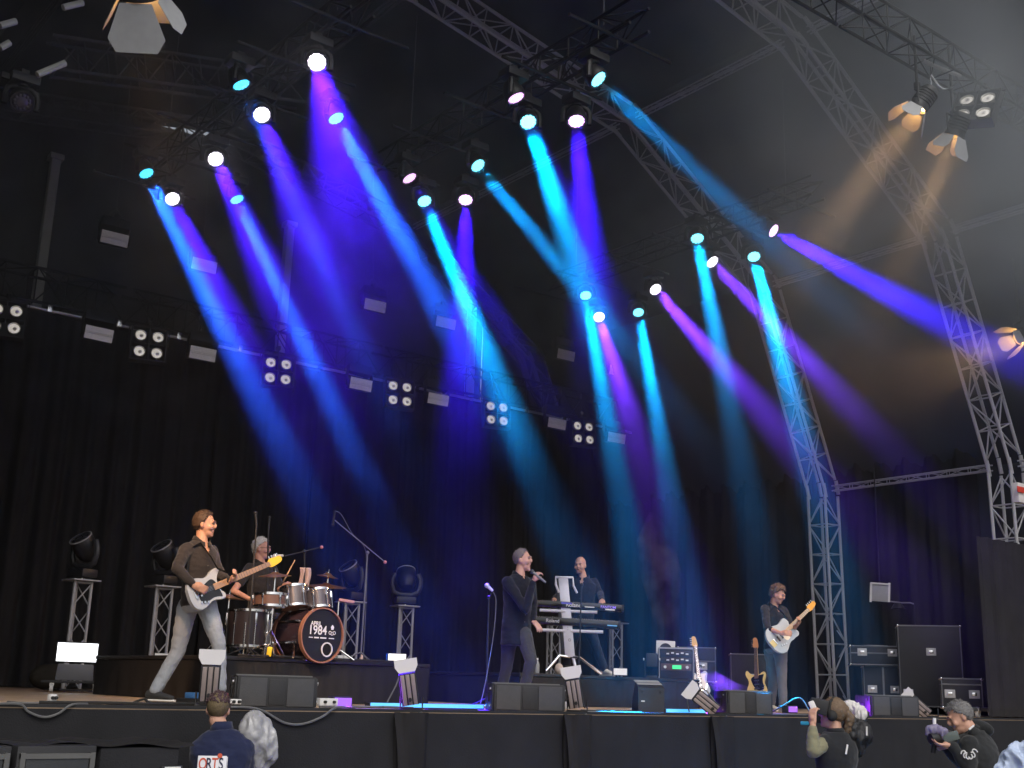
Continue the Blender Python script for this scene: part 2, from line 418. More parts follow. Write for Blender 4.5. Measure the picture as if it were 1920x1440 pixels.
HB, HY, HH, HL = head_meshes()
def lens_mat(name, col, s): return mat(name, (.6, .6, .6), .3, 0, 0, emit=col, estr=s)
COLS = {'cyan': ((0.01, .30, 1.0), (.25, .95, 1.0)), 'teal': ((0.0, .36, 1.0), (.07, .34, .42)), 'blue': ((.035, .004, 1.0), (.38, .2, .42)), 'pink': ((.06, .006, 1.0), (1, .9, 1)), 'rose': ((.17, .03, 1.0), (1, .9, 1)), 'deep': ((.012, .12, 1.0), (.02, .25, .42))}
def moving_head(name, label, src, aim, colname, power, ang, blend=.35, soft=.09, lens=6.0, group=None, upside=False, lit=True, cat='moving light'):
    """hung (or standing, upside=True) moving head at src aiming at aim"""
    src = Vector(src); aim = Vector(aim); d = (aim - src).normalized()
    t = thing(name, label, cat, src, 0, group)
    pan = math.atan2(d.x, -d.y)                     # yoke axis sideways to the beam
    flip = Matrix.Rotation(PI, 4, 'X') if upside else Matrix.Identity(4)
    put('base', HB, None, t, mw=flip @ Matrix.Identity(4))
    put('yoke', HY, None, t, mw=Matrix.Rotation(pan, 4, 'Z') @ flip)
    z = -d; x = Vector((math.cos(pan), math.sin(pan), 0)); x = (x - z * x.dot(z)).normalized(); y = z.cross(x)
    Mh = Matrix((x, y, z)).transposed().to_4x4()
    h = put('head', HH, None, t, mw=Mh)
    lm = HL.copy(); lm.materials.clear()
    if lit:
        c, e = COLS[colname]
        lm.materials.append(lens_mat(f'lens_glow_{colname}_{lens}', e, lens))
    else: lm.materials.append(mat('dark_lens', (.05, .05, .06), .1, 0, 0, spec=.8))
    put('lens', lm, None, h)
    MB().box((0, 0, -.3 if upside else .3), (.08, .05, .08)).obj('clamp', M_BLKMETAL, t)
    if lit:
        ld = bpy.data.lights.new('beam', 'SPOT'); ld.energy = power; ld.color = c; ld.spot_size = R(ang); ld.spot_blend = blend; ld.shadow_soft_size = soft
        lo = bpy.data.objects.new('beam', ld); COL.objects.link(lo); lo.parent = t
        lo.matrix_basis = Matrix.Translation(d * .16) @ Mh
    return t
PODZ = 8.5
# label words, source pixel, a pixel the beam passes, how far it turns to the audience (cosine), colour, power(kW), full cone angle, softness, lens
BEAMS = [
 ('blue-cyan beam, lowest of the left group', (270, 316), (535, 850), 0.6, 'deep', 111, 5.8, 0.35, 5),
 ('pink-white, lowest of the four in the left row', (321, 368), (520, 780), 0.88, 'pink', 64, 8.5, 1.0, 9),
 ('pink-white, second from the bottom of the left row', (402, 293), (560, 640), 0.9, 'pink', 64, 9.0, 1.0, 9),
 ('pink-white, second from the top of the left row', (489, 210), (590, 480), 0.92, 'pink', 49, 10.0, 1.0, 9),
 ('pink-white, topmost and largest of the left row', (593, 112), (670, 430), 0.95, 'pink', 60, 12.5, 1.0, 9),
 ('cyan, up beside the second pink light from the top', (447, 147), (530, 330), 0.5, 'deep', 33, 5.0, 0.4, 5),
 ('cyan, throwing the second long beam from the left', (440, 365), (660, 840), 0.55, 'deep', 111, 5.4, 0.4, 5),
 ('cyan, small, right of the largest pink light', (625, 212), (815, 560), 0.6, 'deep', 83, 6.5, 0.5, 5),
 ('violet, small, above the long cyan beam', (762, 325), (860, 480), 0.5, 'blue', 44, 7.6, 0.9, 4),
 ('white-cyan, throwing the long beam down to the drape', (793, 370), (1000, 880), 0.75, 'teal', 111, 5.4, 0.5, 7),
 ('violet-white, pointing straight down in the middle', (873, 367), (868, 640), 0.75, 'blue', 80, 11.0, 0.9, 7),
 ('cyan, faint, slanting right in the middle', (890, 303), (1110, 570), 0.65, 'teal', 40, 4.7, 0.4, 5),
 ('violet, small, highest of the middle group', (962, 172), (1085, 420), 0.5, 'blue', 40, 7.6, 0.9, 4),
 ('white-cyan, brightest of the middle group', (988, 222), (1085, 500), 0.85, 'teal', 111, 5.4, 0.4, 8),
 ('violet-white, pointing straight down right of the bright cyan', (1080, 218), (1098, 420), 0.75, 'blue', 80, 11.0, 0.9, 7),
 ('white-cyan, topmost right, slanting along the arch', (1113, 140), (1375, 390), 0.55, 'teal', 40, 4.7, 0.4, 6),
 ('cyan, left of the short pair low on the right', (1097, 548), (1165, 930), 0.76, 'teal', 111, 5.8, 0.5, 6),
 ('pink, low on the right between two cyan beams', (1122, 590), (1180, 780), 0.86, 'rose', 80, 9.9, 1.0, 9),
 ('cyan, right of the short pair low on the right', (1196, 580), (1245, 860), 0.76, 'teal', 111, 5.4, 0.4, 6),
 ('pink-white, throwing a violet beam down right', (1225, 538), (1420, 760), 0.75, 'rose', 120, 9.0, 1.0, 9),
 ('cyan, beneath the pale lyre near the arch', (1306, 440), (1345, 640), 0.75, 'teal', 93, 5.4, 0.5, 6),
 ('pink-white, between two cyan beams on the right', (1330, 485), (1640, 810), 0.6, 'rose', 90, 8.6, 1.0, 9),
 ('white-cyan, brightest on the right', (1412, 475), (1515, 860), 0.78, 'teal', 139, 5.8, 0.5, 8),
 ('violet-white, rightmost, beam slanting to the frame edge', (1442, 428), (1850, 650), 0.5, 'blue', 140, 9.3, 0.9, 8),
]
PW = 1000.0
def aim_point(S, px, f):
    d = ray(*px).normalized(); to = (CAMP - S).normalized(); best = None
    for k in range(20, 700):
        p = CAMP + d * (k * .05); v = p - S
        e = abs(v.normalized().dot(to) - f)
        if best is None or e < best[0]: best = (e, p)
    return best[1]
for w, s, a, f, c, pw, ang, bl, ln in BEAMS:
    S = atZ(*s, PODZ); pw *= .72 if s[0] > 1090 and s[1] > 400 and c == 'teal' else 1.0
    moving_head('moving_head', 'moving light, ' + w, S, aim_point(S, a, f), c, pw * PW * (2.4 if c == 'teal' else 2.5 if c == 'deep' else .75 if c == 'pink' else .95), ang, bl, .085, ln, 'lit moving lights overhead')
# pods: black ladder trusses the heads hang from
for (x, ya, yb, nm) in ((5.85, 10.4, 16.6, 'left'), (8.4, 8.6, 13.9, 'middle'), (13.7, 10.2, 16.3, 'right')):
    t = thing('pod_truss', f'black truss running into the stage overhead, {nm} of three', 'truss', (x, ya, PODZ + .62), group='overhead black trusses')
    truss_run(t, (x, ya, PODZ + .62), (x, yb, PODZ + .62), (0, 0, 1), .3, .3, int((yb - ya) / .5), .022, .01, M_BLKTRUSS, off=Vector((x, ya, PODZ + .62)))
    for k in range(int((yb - ya) / 1.2) + 1):
        y = .3 + k * 1.2
        bar(t, (-.8, y, -.17), (.8, y, -.17), .022, M_BLKTRUSS, 'cross_pipe')
    for y in (.6, (yb - ya) - .6): hang(t, (0, y, .15), (0, y, 2.2))

# ================================================================ AIR
def volume_obj(name, bm_fn, dens, col, g, hetero=None):
    o = bm_fn.obj(name, None, smooth=0); m = bpy.data.materials.new(name + '_air'); m.use_nodes = True; n = m.node_tree.nodes; l = m.node_tree.links
    n.remove(n['Principled BSDF']); out = [k for k in n if k.type == 'OUTPUT_MATERIAL'][0]
    pv = n.new('ShaderNodeVolumePrincipled'); pv.inputs['Color'].default_value = (*col, 1); pv.inputs['Density'].default_value = dens; pv.inputs['Anisotropy'].default_value = g
    l.new(pv.outputs[0], out.inputs['Volume'])
    o.data.materials.append(m); o['kind'] = 'stuff'
    if hetero: hetero(n, l, pv, dens)
    else: m.cycles.homogeneous_volume = True
    return o
def smoke_nodes(n, l, pv, dens):
    tc = n.new('ShaderNodeTexCoord'); nz = n.new('ShaderNodeTexNoise'); nz.inputs['Scale'].default_value = 1.0; nz.inputs['Detail'].default_value = 3.0; nz.inputs['Roughness'].default_value = .6; nz.inputs['Distortion'].default_value = .6
    l.new(tc.outputs['Object'], nz.inputs['Vector'])
    mr = n.new('ShaderNodeMapRange'); mr.inputs['From Min'].default_value = .36; mr.inputs['From Max'].default_value = .66; mr.inputs['To Min'].default_value = .05; mr.inputs['To Max'].default_value = 2.3
    l.new(nz.outputs['Fac'], mr.inputs['Value'])
    sx = n.new('ShaderNodeSeparateXYZ'); l.new(tc.outputs['Object'], sx.inputs[0])
    fy = n.new('ShaderNodeMapRange'); fy.interpolation_type = 'SMOOTHSTEP'; fy.inputs['From Min'].default_value = 7.4; fy.inputs['From Max'].default_value = 10.5
    l.new(sx.outputs['Y'], fy.inputs['Value'])
    m1 = n.new('ShaderNodeMath'); m1.operation = 'MULTIPLY'; l.new(mr.outputs[0], m1.inputs[0]); l.new(fy.outputs[0], m1.inputs[1])
    fz = n.new('ShaderNodeMapRange'); fz.interpolation_type = 'SMOOTHSTEP'; fz.inputs['From Min'].default_value = 3.6; fz.inputs['From Max'].default_value = 7.7; fz.inputs['To Min'].default_value = .06
    fx = n.new('ShaderNodeMapRange'); fx.interpolation_type = 'SMOOTHSTEP'; fx.inputs['From Min'].default_value = 8.0; fx.inputs['From Max'].default_value = 12.0; fx.inputs['To Max'].default_value = 1.9
    l.new(sx.outputs['X'], fx.inputs['Value'])
    sb_ = n.new('ShaderNodeMath'); sb_.operation = 'SUBTRACT'; l.new(sx.outputs['Z'], sb_.inputs[0]); l.new(fx.outputs[0], sb_.inputs[1]); l.new(sb_.outputs[0], fz.inputs['Value'])
    m3 = n.new('ShaderNodeMath'); m3.operation = 'MULTIPLY'; l.new(m1.outputs[0], m3.inputs[0]); l.new(fz.outputs[0], m3.inputs[1])
    m2 = n.new('ShaderNodeMath'); m2.operation = 'MULTIPLY'; l.new(m3.outputs[0], m2.inputs[0]); m2.inputs[1].default_value = dens
    l.new(m2.outputs[0], pv.inputs['Density'])
sp = inset(prof, -.5); b = MB()
sp = [(min(max(x, -.6), 17.9), max(z, STG + .02)) for x, z in sp]
b.prism([(x, z) for x, z in sp], 12.9, Matrix.Translation((0, 6.5 + 6.45, 0)) @ Matrix.Rotation(R(90), 4, 'X'))
volume_obj('stage_smoke', b, .028, (.92, .94, 1.0), .5, smoke_nodes)

SIDE = .03
def bank_nodes(n, l, pv, dens):                 # thicker bank of smoke under the front right of the roof
    tc = n.new('ShaderNodeTexCoord'); sx = n.new('ShaderNodeSeparateXYZ'); l.new(tc.outputs['Object'], sx.inputs[0])
    nz = n.new('ShaderNodeTexNoise'); nz.inputs['Scale'].default_value = .5; nz.inputs['Detail'].default_value = 2; l.new(tc.outputs['Object'], nz.inputs['Vector'])
    def ss(sock, a, b, lo=0.0, hi=1.0):
        q = n.new('ShaderNodeMapRange'); q.interpolation_type = 'SMOOTHSTEP'; q.inputs['From Min'].default_value = a; q.inputs['From Max'].default_value = b; q.inputs['To Min'].default_value = lo; q.inputs['To Max'].default_value = hi
        l.new(sock, q.inputs['Value']); return q.outputs[0]
    def mul(a, b):
        q = n.new('ShaderNodeMath'); q.operation = 'MULTIPLY'; l.new(a, q.inputs[0])
        if isinstance(b, float): q.inputs[1].default_value = b
        else: l.new(b, q.inputs[1])
        return q.outputs[0]
    d = mul(mul(ss(sx.outputs['X'], 8.5, 14.5), ss(sx.outputs['Z'], 5.5, 10.0)), mul(ss(sx.outputs['Y'], 5.9, 7.0), ss(sx.outputs['Y'], 8.0, 12.5, 1.0, 0.0)))
    side = mul(mul(ss(sx.outputs['X'], 8.5, 13.5), mul(ss(sx.outputs['Y'], 7.0, 9.5), ss(sx.outputs['Z'], 4.6, 8.5, .07, 1.0))), SIDE)
    ad = n.new('ShaderNodeMath'); l.new(mul(d, dens), ad.inputs[0]); l.new(side, ad.inputs[1])
    l.new(mul(ad.outputs[0], ss(nz.outputs['Fac'], .3, .7, .4, 1.6)), pv.inputs['Density'])
volume_obj('smoke_bank', MB().box((12.8, 11.4, 6.45), (9.4, 11.0, 9.7)), .25, (.86, .93, 1.0), .0, bank_nodes)
# ================================================================ PLACING HELPERS
def heading(px): d = ray(px, 1262 + .0295 * px); return Vector((d.x, d.y, 0)).normalized()
def spot_at(px, r, z=STG): h = heading(px); return Vector((h.x * r, h.y * r, z))
def onplane(px, py, b, v=0.0):
    V = Vector((b[0], b[1], 0)).normalized(); d = ray(px, py)
    return CAMP + d * (((Vector((b[0], b[1], 0))).dot(V) + v) / d.dot(V))
def view_axes(b): V = Vector((b[0], b[1], 0)).normalized(); return Vector((V.y, -V.x, 0)), V
def yaw_to_cam(b, extra=0): V = Vector((b[0], b[1], 0)).normalized(); return math.atan2(-V.x, V.y) + extra   # local -Y looks at the camera

# ================================================================ FRONT LAMPS (tungsten, with barn doors)
M_FRES = mat('fresnel_housing', (.03, .03, .032), .5, .1, .2, 20)
M_DOOR = mat('barn_door', (.36, .365, .37), .5, .2, .1, 20)
M_WARMLENS = mat('tungsten_lens', (.8, .7, .5), .3, 0, 0, emit=(1.0, .5, .14), estr=45)
M_WARMLENS.cycles.emission_sampling = 'AUTO'
WARM = (1.0, .56, .26)
def fresnel(label, p, aim, power, size=1.0, ang=55, top=2.0):
    t = thing('fresnel_lamp', label, 'stage lamp', p, 0, 'lit tungsten lamps with barn doors')
    d = (Vector(aim) - Vector(p)).normalized(); z = -d
    x = Vector((0, 0, 1)).cross(z).normalized(); y = z.cross(x); Mh = Matrix((x, y, z)).transposed().to_4x4() @ Matrix.Scale(size, 4)
    b = put('housing', MB().lathe([(0, .3), (.1, .3), (.125, .25), (.13, .02), (.14, 0), (.14, -.03), (.12, -.03), (.118, .04), (0, .04)], None, 24).mesh('housing'), M_FRES, t, mw=Mh)
    fins = MB()
    for k in range(5): fins.lathe([(.128, .06 + .04 * k), (.138, .065 + .04 * k), (.138, .075 + .04 * k), (.128, .08 + .04 * k)], None, 24)
    fins.obj('cooling_fins', M_FRES, b)
    MB().lathe([(0, .0), (.06, .004), (.115, .018), (.117, .03)], None, 24).obj('lens', M_WARMLENS, b)
    for k, (wi, wo, ln, op) in enumerate(((.2, .36, .3, 24), (.2, .36, .3, 24), (.18, .26, .24, 30), (.18, .26, .24, 30))):
        a = [0, PI, PI / 2, -PI / 2][k]
        Md = Matrix.Rotation(a, 4, 'Z') @ Matrix.Translation((0, -.13, -.035)) @ Matrix.Rotation(R(-90 - op), 4, 'X')
        MB().prism([(-wi / 2, 0), (wi / 2, 0), (wo / 2, ln * .72), (wo / 2 - .05, ln), (-wo / 2 + .05, ln), (-wo / 2, ln * .72)], .004, Md).obj('barn_door', M_DOOR, b, smooth=0)
    y = MB(); y.tube([Vector(x) * .17 * size, Vector(x) * .17 * size + Vector((0, 0, .26 * size)), -Vector(x) * .17 * size + Vector((0, 0, .26 * size)), -Vector(x) * .17 * size], .011, 6); y.obj('yoke', M_FRES, t)
    MB().box((0, 0, .3 * size), (.06, .06, .1)).obj('clamp', M_BLKMETAL, t)
    bar(t, (0, 0, .3 * size), (0, 0, top), .02, M_BLKTRUSS, 'drop_pipe')
    ld = bpy.data.lights.new('tungsten_beam', 'SPOT'); ld.energy = power; ld.color = WARM; ld.spot_size = R(ang); ld.spot_blend = 1.0; ld.shadow_soft_size = .22
    lo = bpy.data.objects.new('tungsten_beam', ld); COL.objects.link(lo); lo.parent = t; lo.matrix_basis = Matrix.Translation(d * .06) @ (Matrix((x, y2 := z.cross(x), z)).transposed().to_4x4())
    return t
FP = 800.0
fresnel('large lit lamp with a grey barn door at the top left corner', atY(262, -18, 7.4), (5.3, 11.5, 2.5), FP * 3.6, 1.1, 27, 3.2)
pA = atY(1722, 200, 7.6); pB = atY(1790, 252, 7.6)
fresnel('upper left of two lit lamps with barn doors at the top right', pA, (9.6, 11.6, 2.5), FP * 3.6, .95, 20, 1.0)
fresnel('lower right of two lit lamps with barn doors at the top right', pB, (13.0, 11.2, 2.4), FP * 3.6, .95, 19, 1.3)
fresnel('lit lamp with barn doors at the right frame edge', atY(1912, 632, 9.0), (11.5, 12.5, 4.2), FP * 1.9, .95, 50, 2.0)
# front truss they hang from, the blinder and rigging beside them
ft = thing('front_truss', 'black front truss slanting behind the silver arch', 'truss', (8, 7.6, 9.6))
zt = atY(1790, 130, 7.6).z
ft.location.z = zt
for k in range(6): truss_run(ft, (-1 + 3.0 * k, 7.6, zt), (-1 + 3.0 * (k + 1) - .06, 7.6, zt), (0, 0, 1), .35, .35, 6, .022, .01, M_BLKTRUSS, off=Vector((8, 7.6, zt)))
t = copy_tree(b0); t.location = atY(1830, 205, 7.5); t.rotation_euler = (R(-25), R(10), R(-75)); tag(t, 'four-lamp blinder in the lamp cluster at the top right', None, 'four-lamp blinders on the rear truss')
t['group'] = 'front blinders'
cable('rigging_chain', [atY(1745, 140, 7.5), atY(1765, 165, 7.5), atY(1785, 163, 7.5), atY(1795, 152, 7.5)], .014, M_CHROME, 'shiny chain looped above the lamp cluster', 'chain')
cable('rigging_chain', [atY(1744, 145, 7.5), atY(1747, 165, 7.5), atY(1750, 180, 7.5)], .008, M_CHROME, 'short bright cable dropping to the upper lamp', 'cable')
tag(MB().tube([atY(1730, 113, 7.55), atY(1760, 127, 7.55), atY(1800, 142, 7.55)], .025, 8).obj('rigging_pipe', M_ALU), 'short silver pipe end sticking out over the lamp cluster', 'pipe')
# dark unlit wash light hanging top left
moving_head('moving_head', 'unlit moving light hanging in the dark at the top left', atY(40, 185, 12.5), atY(60, 300, 11.5), 'blue', 0, 10, lit=False, group='unlit moving lights')
tag(MB().box(atY(38, 150, 12.5), (.4, .04, .07), bev=.005).obj('lamp_bracket', M_BLKMETAL), 'small silver bracket above the unlit light at the top left', 'bracket')
for k, (q0, q1) in enumerate((((0, 48), (30, 40)), ((118, 14), (155, 5)), ((70, 140), (122, 118)), ((0, 90), (18, 80)))):
    a, b_ = atY(*q0, 11.5), atY(*q1, 11.5)
    tag(MB().tube([a, b_], .035, 8).obj('roof_strut', M_GREYPOST), ['pale strut at the left frame edge, upper', 'pale strut near the top left lamp', 'broad pale strut above the left post', 'pale strut at the left frame edge, lower'][k], 'strut', 'pale roof struts')
rt = thing('rear_roof_truss', 'grey triangulated truss running across under the roof, top left', 'truss', (4, 19, 11))
a, b_ = atY(95, 105, 16.0), atY(560, 170, 16.0); off = Vector((4, 19, 11))
truss_run(rt, a, b_, (0, 0, 1), .3, .5, 9, .028, .014, M_ALUSHADE, off=off, faces=(1, 3))

# ================================================================ RISERS AND FLOOR GEAR
DR_Z, KB_Z = 1.92, 1.88
def riser(name, label, x0, x1, y0, y1, z):
    t = thing(name, label, 'riser', ((x0 + x1) / 2, (y0 + y1) / 2, STG))
    w, d = x1 - x0, y1 - y0
    MB().box((0, 0, z - STG - .02), (w, d, .04), bev=.006).obj('deck', M_BLACK, t)
    def fn(u, v):
        x = -w / 2 + w * u
        return Vector((x, -d / 2 + .01 + .012 * math.sin(x * 16) * (1 - v) + .006 * math.sin(x * 41), .005 + (z - STG - .05) * v))
    MB().grid(fn, 90, 6).obj('front_skirt', M_SKIRT, t)
    def fn2(u, v):
        y = -d / 2 + d * u
        return Vector((-w / 2 + .01 + .012 * math.sin(y * 16) * (1 - v), y, .005 + (z - STG - .05) * v))
    MB().grid(fn2, 60, 6).obj('side_skirt', M_SKIRT, t)
    MB().grid(lambda u, v: fn2(u, v) + Vector((w - .02, 0, 0)), 60, 6).obj('side_skirt', M_SKIRT, t)
    for sx in (-1, 1):
        for sy in (-1, 1): MB().rod((sx * (w / 2 - .1), sy * (d / 2 - .1), 0), (sx * (w / 2 - .1), sy * (d / 2 - .1), z - STG - .04), .025).obj('leg', M_ALU, t)
riser('drum_riser', 'black skirted riser under the drum kit', 5.12, 7.78, 11.3, 14.5, DR_Z)
riser('keyboard_riser', 'black skirted riser under the keyboards', 9.72, 13.05, 12.1, 14.6, KB_Z)

# ---- truss towers with unlit moving heads
def tower(p, h, label, head=None, lab2=None):
    t = thing('truss_tower', label, 'truss stand', p, rnd.uniform(-.2, .2), 'short truss towers')
    MB().box((0, 0, .015), (.5, .5, .03), bev=.005).obj('base_plate', M_BLKMETAL, t)
    c = [Vector((.14 * math.cos(a), .14 * math.sin(a), 0)) for a in (R(210), R(330), R(90))]
    for q in c: bar(t, q + Vector((0, 0, .03)), q + Vector((0, 0, h)), .022, M_ALUDULL, 'chord', 10)
    nb = 4
    for f in range(3):
        for k in range(nb):
            z0, z1 = h * (k + .08) / nb, h * (k + .92) / nb
            a_, b__ = (c[f], c[(f + 1) % 3]) if k % 2 else (c[(f + 1) % 3], c[f])
            bar(t, a_ + Vector((0, 0, z0)), b__ + Vector((0, 0, z1)), .01, M_ALUDULL, 'brace', 6)
        bar(t, c[f] + Vector((0, 0, h - .02)), c[(f + 1) % 3] + Vector((0, 0, h - .02)), .012, M_ALUDULL, 'brace', 6)
    MB().box((0, 0, h + .01), (.4, .4, .02), bev=.004).obj('top_plate', M_ALUDULL, t)
    MB().rod((0, 0, h + .02), (0, 0, h + .05), .03).obj('spigot', M_CHROME, t)
M_LYRE = mat('lyre_arm', (.05, .05, .055), .35, .1, .2, 10)
def big_head(p, label, tilt, yaw):
    """large lyre moving light standing on a tower"""
    t = thing('beam_light', label, 'moving light', p, yaw, 'unlit lyre lights on towers')
    MB().box((0, 0, .06), (.34, .26, .12), bev=.02).obj('base', M_HEAD, t)
    y = MB(); y.tube([(-.2, 0, .52), (-.245, 0, .42), (-.25, 0, .32), (-.21, 0, .2), (-.1, 0, .15), (.1, 0, .15), (.21, 0, .2), (.25, 0, .32), (.245, 0, .42), (.2, 0, .52)], .035, 10, flat=1.3); y.obj('lyre', M_LYRE, t)
    h = MB().lathe([(0, .2), (.1, .19), (.15, .12), (.165, .0), (.16, -.15), (.15, -.17), (.14, -.155), (0, -.14)], Matrix.Translation((0, 0, .43)) @ Matrix.Rotation(tilt, 4, 'X'), 24).obj('head', M_HEAD, t)
    MB().lathe([(0, -.15), (.08, -.156), (.14, -.145)], Matrix.Translation((0, 0, .43)) @ Matrix.Rotation(tilt, 4, 'X'), 24).obj('lens', mat('dark_lens', (.05, .05, .06), .1, 0, 0, spec=.8), h)
    MB().lathe([(.142, -.165), (.166, -.165), (.166, -.15), (.142, -.15)], Matrix.Translation((0, 0, .43)) @ Matrix.Rotation(tilt, 4, 'X'), 24).obj('lens_ring', M_ALUDULL, h)
TW = [(132, 17.0, 'leftmost truss tower, behind the white panel on its dolly', 'leftmost dark lyre light on a tower, tilted up right', R(-140), -.9),
      (288, 17.0, 'truss tower directly behind the bassist', 'dark lyre light behind the bassist', R(-140), -.9),
      (648, 17.2, 'truss tower just right of the bass drum', 'dark lyre light behind the right cymbals', R(-140), -.9),
      (752, 17.2, 'truss tower standing clear in the blue light right of the drums', 'lyre light facing front in the blue light, right of the drums', R(150), .15),
      (1035, 17.4, 'truss tower behind the singer and keyboard column', None, 0, 0), (1152, 17.4, 'truss tower behind the right end of the keyboards', None, 0, 0)]
for px, Y, l1, l2, tl, yw in TW:
    x = colX(px, Y); tower((x, Y, STG), 1.5, l1)
    if l2: big_head((x, Y, STG + 1.55), l2, tl, yaw_to_cam((x, Y)) + yw)

# ---- white light panel on dolly, left
p = spot_at(140, 16.6)
t = thing('light_panel', 'bright white light panel standing on a wheeled dolly at the left', 'light panel', p, yaw_to_cam(p))
MB().box((0, 0, .13), (.78, .5, .03), bev=.005).obj('dolly_board', M_BLACK, t)
for sx in (-.26, .26):
    for sy in (-.18, .18):
        MB().rod((sx - .02, sy, .055), (sx + .02, sy, .055), .055, n=14).obj('caster', M_WHITE, t); MB().box((sx, sy, .1), (.05, .05, .04)).obj('caster_fork', M_CHROME, t)
MB().box((0, 0, .25), (.46, .3, .2), taper=(.94, .9), bev=.01).obj('housing', mat('panel_grey', (.12, .12, .13), .5, 0, .1, 10), t)
MB().box((0, 0, .5), (.52, .12, .26), bev=.01).obj('panel_frame', M_BLKMETAL, t)
MB().box((0, -.062, .5), (.49, .006, .23)).obj('panel_face', mat('panel_glow', (.8, .8, .8), .5, 0, 0, emit=(.93, .96, 1.0), estr=2.2), t)
p = spot_at(95, 18.9); tag(MB().ell((p.x, p.y, STG + .18), (.3, .25, .19)).obj('gear_bag', mat('bag_cloth', (.035, .03, .022), .9, 0, .4, 6, .4, 14)), 'dark soft gear bag on the floor beside the dolly', 'bag')
for px, r, w in ((300, 16.6, 'pale floor lamp box behind the bassist'), (770, 14.6, 'white-lit floor lamp box at the drum riser corner'), (1162, 16.6, 'pale floor lamp box on the keyboard riser')):
    z = KB_Z if px == 1162 else DR_Z if px == 770 else STG + .42
    p = spot_at(px, r if px != 770 else 13.6, z); p = p if px != 770 else Vector((7.55, 11.65, DR_Z))
    t = thing('floor_light', w, 'floor light', p, yaw_to_cam(p) + .1, 'small floor lights')
    MB().box((0, 0, .06), (.22 if px != 1162 else .2, .12, .1), bev=.006).obj('housing', M_BLKMETAL, t)
    MB().box((0, -.062, .062), (.2 if px != 1162 else .18, .006, .085)).obj('diffuser', mat('floor_light_face_%d' % px, (.75, .72, .68), .5, 0, .05, emit=(1, .95, .9), estr=.9 if px == 770 else .12), t)
    if px == 300: MB().box((0, 0, -.2), (.3, .2, .42)).obj('stand_box', M_BLACK, t)

# ---- front-fill loudspeakers on the stage lip
M_GRILLE = mat('speaker_grille', (.06, .06, .063), .75, 0, .15, 30, .3, 260)
M_CAB = mat('speaker_cabinet', (.022, .022, .024), .6, 0, .2, 25, .2, 120)
def line_array(p, yaw, w, label, h=.25, d=.42):
    t = thing('front_fill_speaker', label, 'loudspeaker', p, yaw, 'front-fill loudspeakers on the stage lip')
    MB().box((0, 0, h / 2), (w, d, h), bev=.008).obj('cabinet', M_CAB, t)
    for sx in (-1, 1): MB().box((sx * w * .3, -d / 2 - .004, h / 2), (w * .34, .014, h * .88), bev=.004).obj('grille', M_GRILLE, t)
    MB().box((0, -d / 2 - .002, h / 2), (w * .2, .012, h * .8), bev=.004).obj('waveguide', M_CAB, t)
    for sx in (-1, 1):
        s_ = MB(); s_.box((sx * (w / 2 + .008), -d * .1, h / 2), (.014, d * .7, h * .9), bev=.003); s_.obj('side_frame', M_BLKMETAL, t)
        for dz in (.2, .8): MB().rod((sx * (w / 2 + .012), -d * .3, h * dz), (sx * (w / 2 + .03), -d * .3, h * dz), .014).obj('rigging_pin', M_CHROME, t)
        MB().box((sx * (w / 2 + .017), d * .05, h * .5), (.004, .14, .09), bev=.01).obj('handle_recess', M_BLACK, t)
    MB().box((0, -.05, h + .006), (w * .98, .03, .01)).obj('top_rail', M_CABLE, t)
for (px0, px1, yb, w, lab) in ((437, 590, 1328, .64, 'low black loudspeaker on the stage lip in front of the drum riser'), (918, 1052, 1336, .68, 'low grey-faced loudspeaker at the singer\'s feet'),
                               (1345, 1442, 1343, .52, 'low loudspeaker in front of the cream guitar'), (1612, 1715, 1349, .64, 'low loudspeaker in front of the flight cases')):
    c = (px0 + px1) / 2; x = colX(c, 9.15)
    line_array((x, 9.16, STG + .005), R(-26) if px0 > 500 else R(-18), w, lab)
# wedge monitor
p = Vector((colX(1222, 9.35), 9.4, STG)); t = thing('wedge_monitor', 'black wedge monitor with a grey slanted face, right of the singer', 'stage monitor', p, R(-30)); t.scale = (.62, .62, .72)
prof_w = [(-.25, 0), (.22, 0), (.22, .2), (.1, .44), (-.25, .36)]
MB().prism([(-.2, .0), (.26, .0), (.26, .14), (.02, .44), (-.2, .36)], .46, Matrix.Rotation(R(90), 4, 'Z') @ Matrix.Rotation(R(90), 4, 'X')).obj('cabinet', M_CAB, t, smooth=0)
MB().box((0, -.02 + .0, 0), (.44, .006, .3), M=Matrix.Translation((0, .05, .42)) @ Matrix.Rotation(R(-78), 4, 'X')).obj('top_panel', mat('wedge_face', (.3, .3, .3), .6, 0, .1, 20, .2, 200), t)
for sx in (-.16, .16): MB().ell((sx, -.205, .3), (.02, .012, .02)).obj('foot_stud', M_RUBBER, t)
MB().box((-.15, -.204, .17), (.06, .006, .016)).obj('badge', M_WHITE, t)
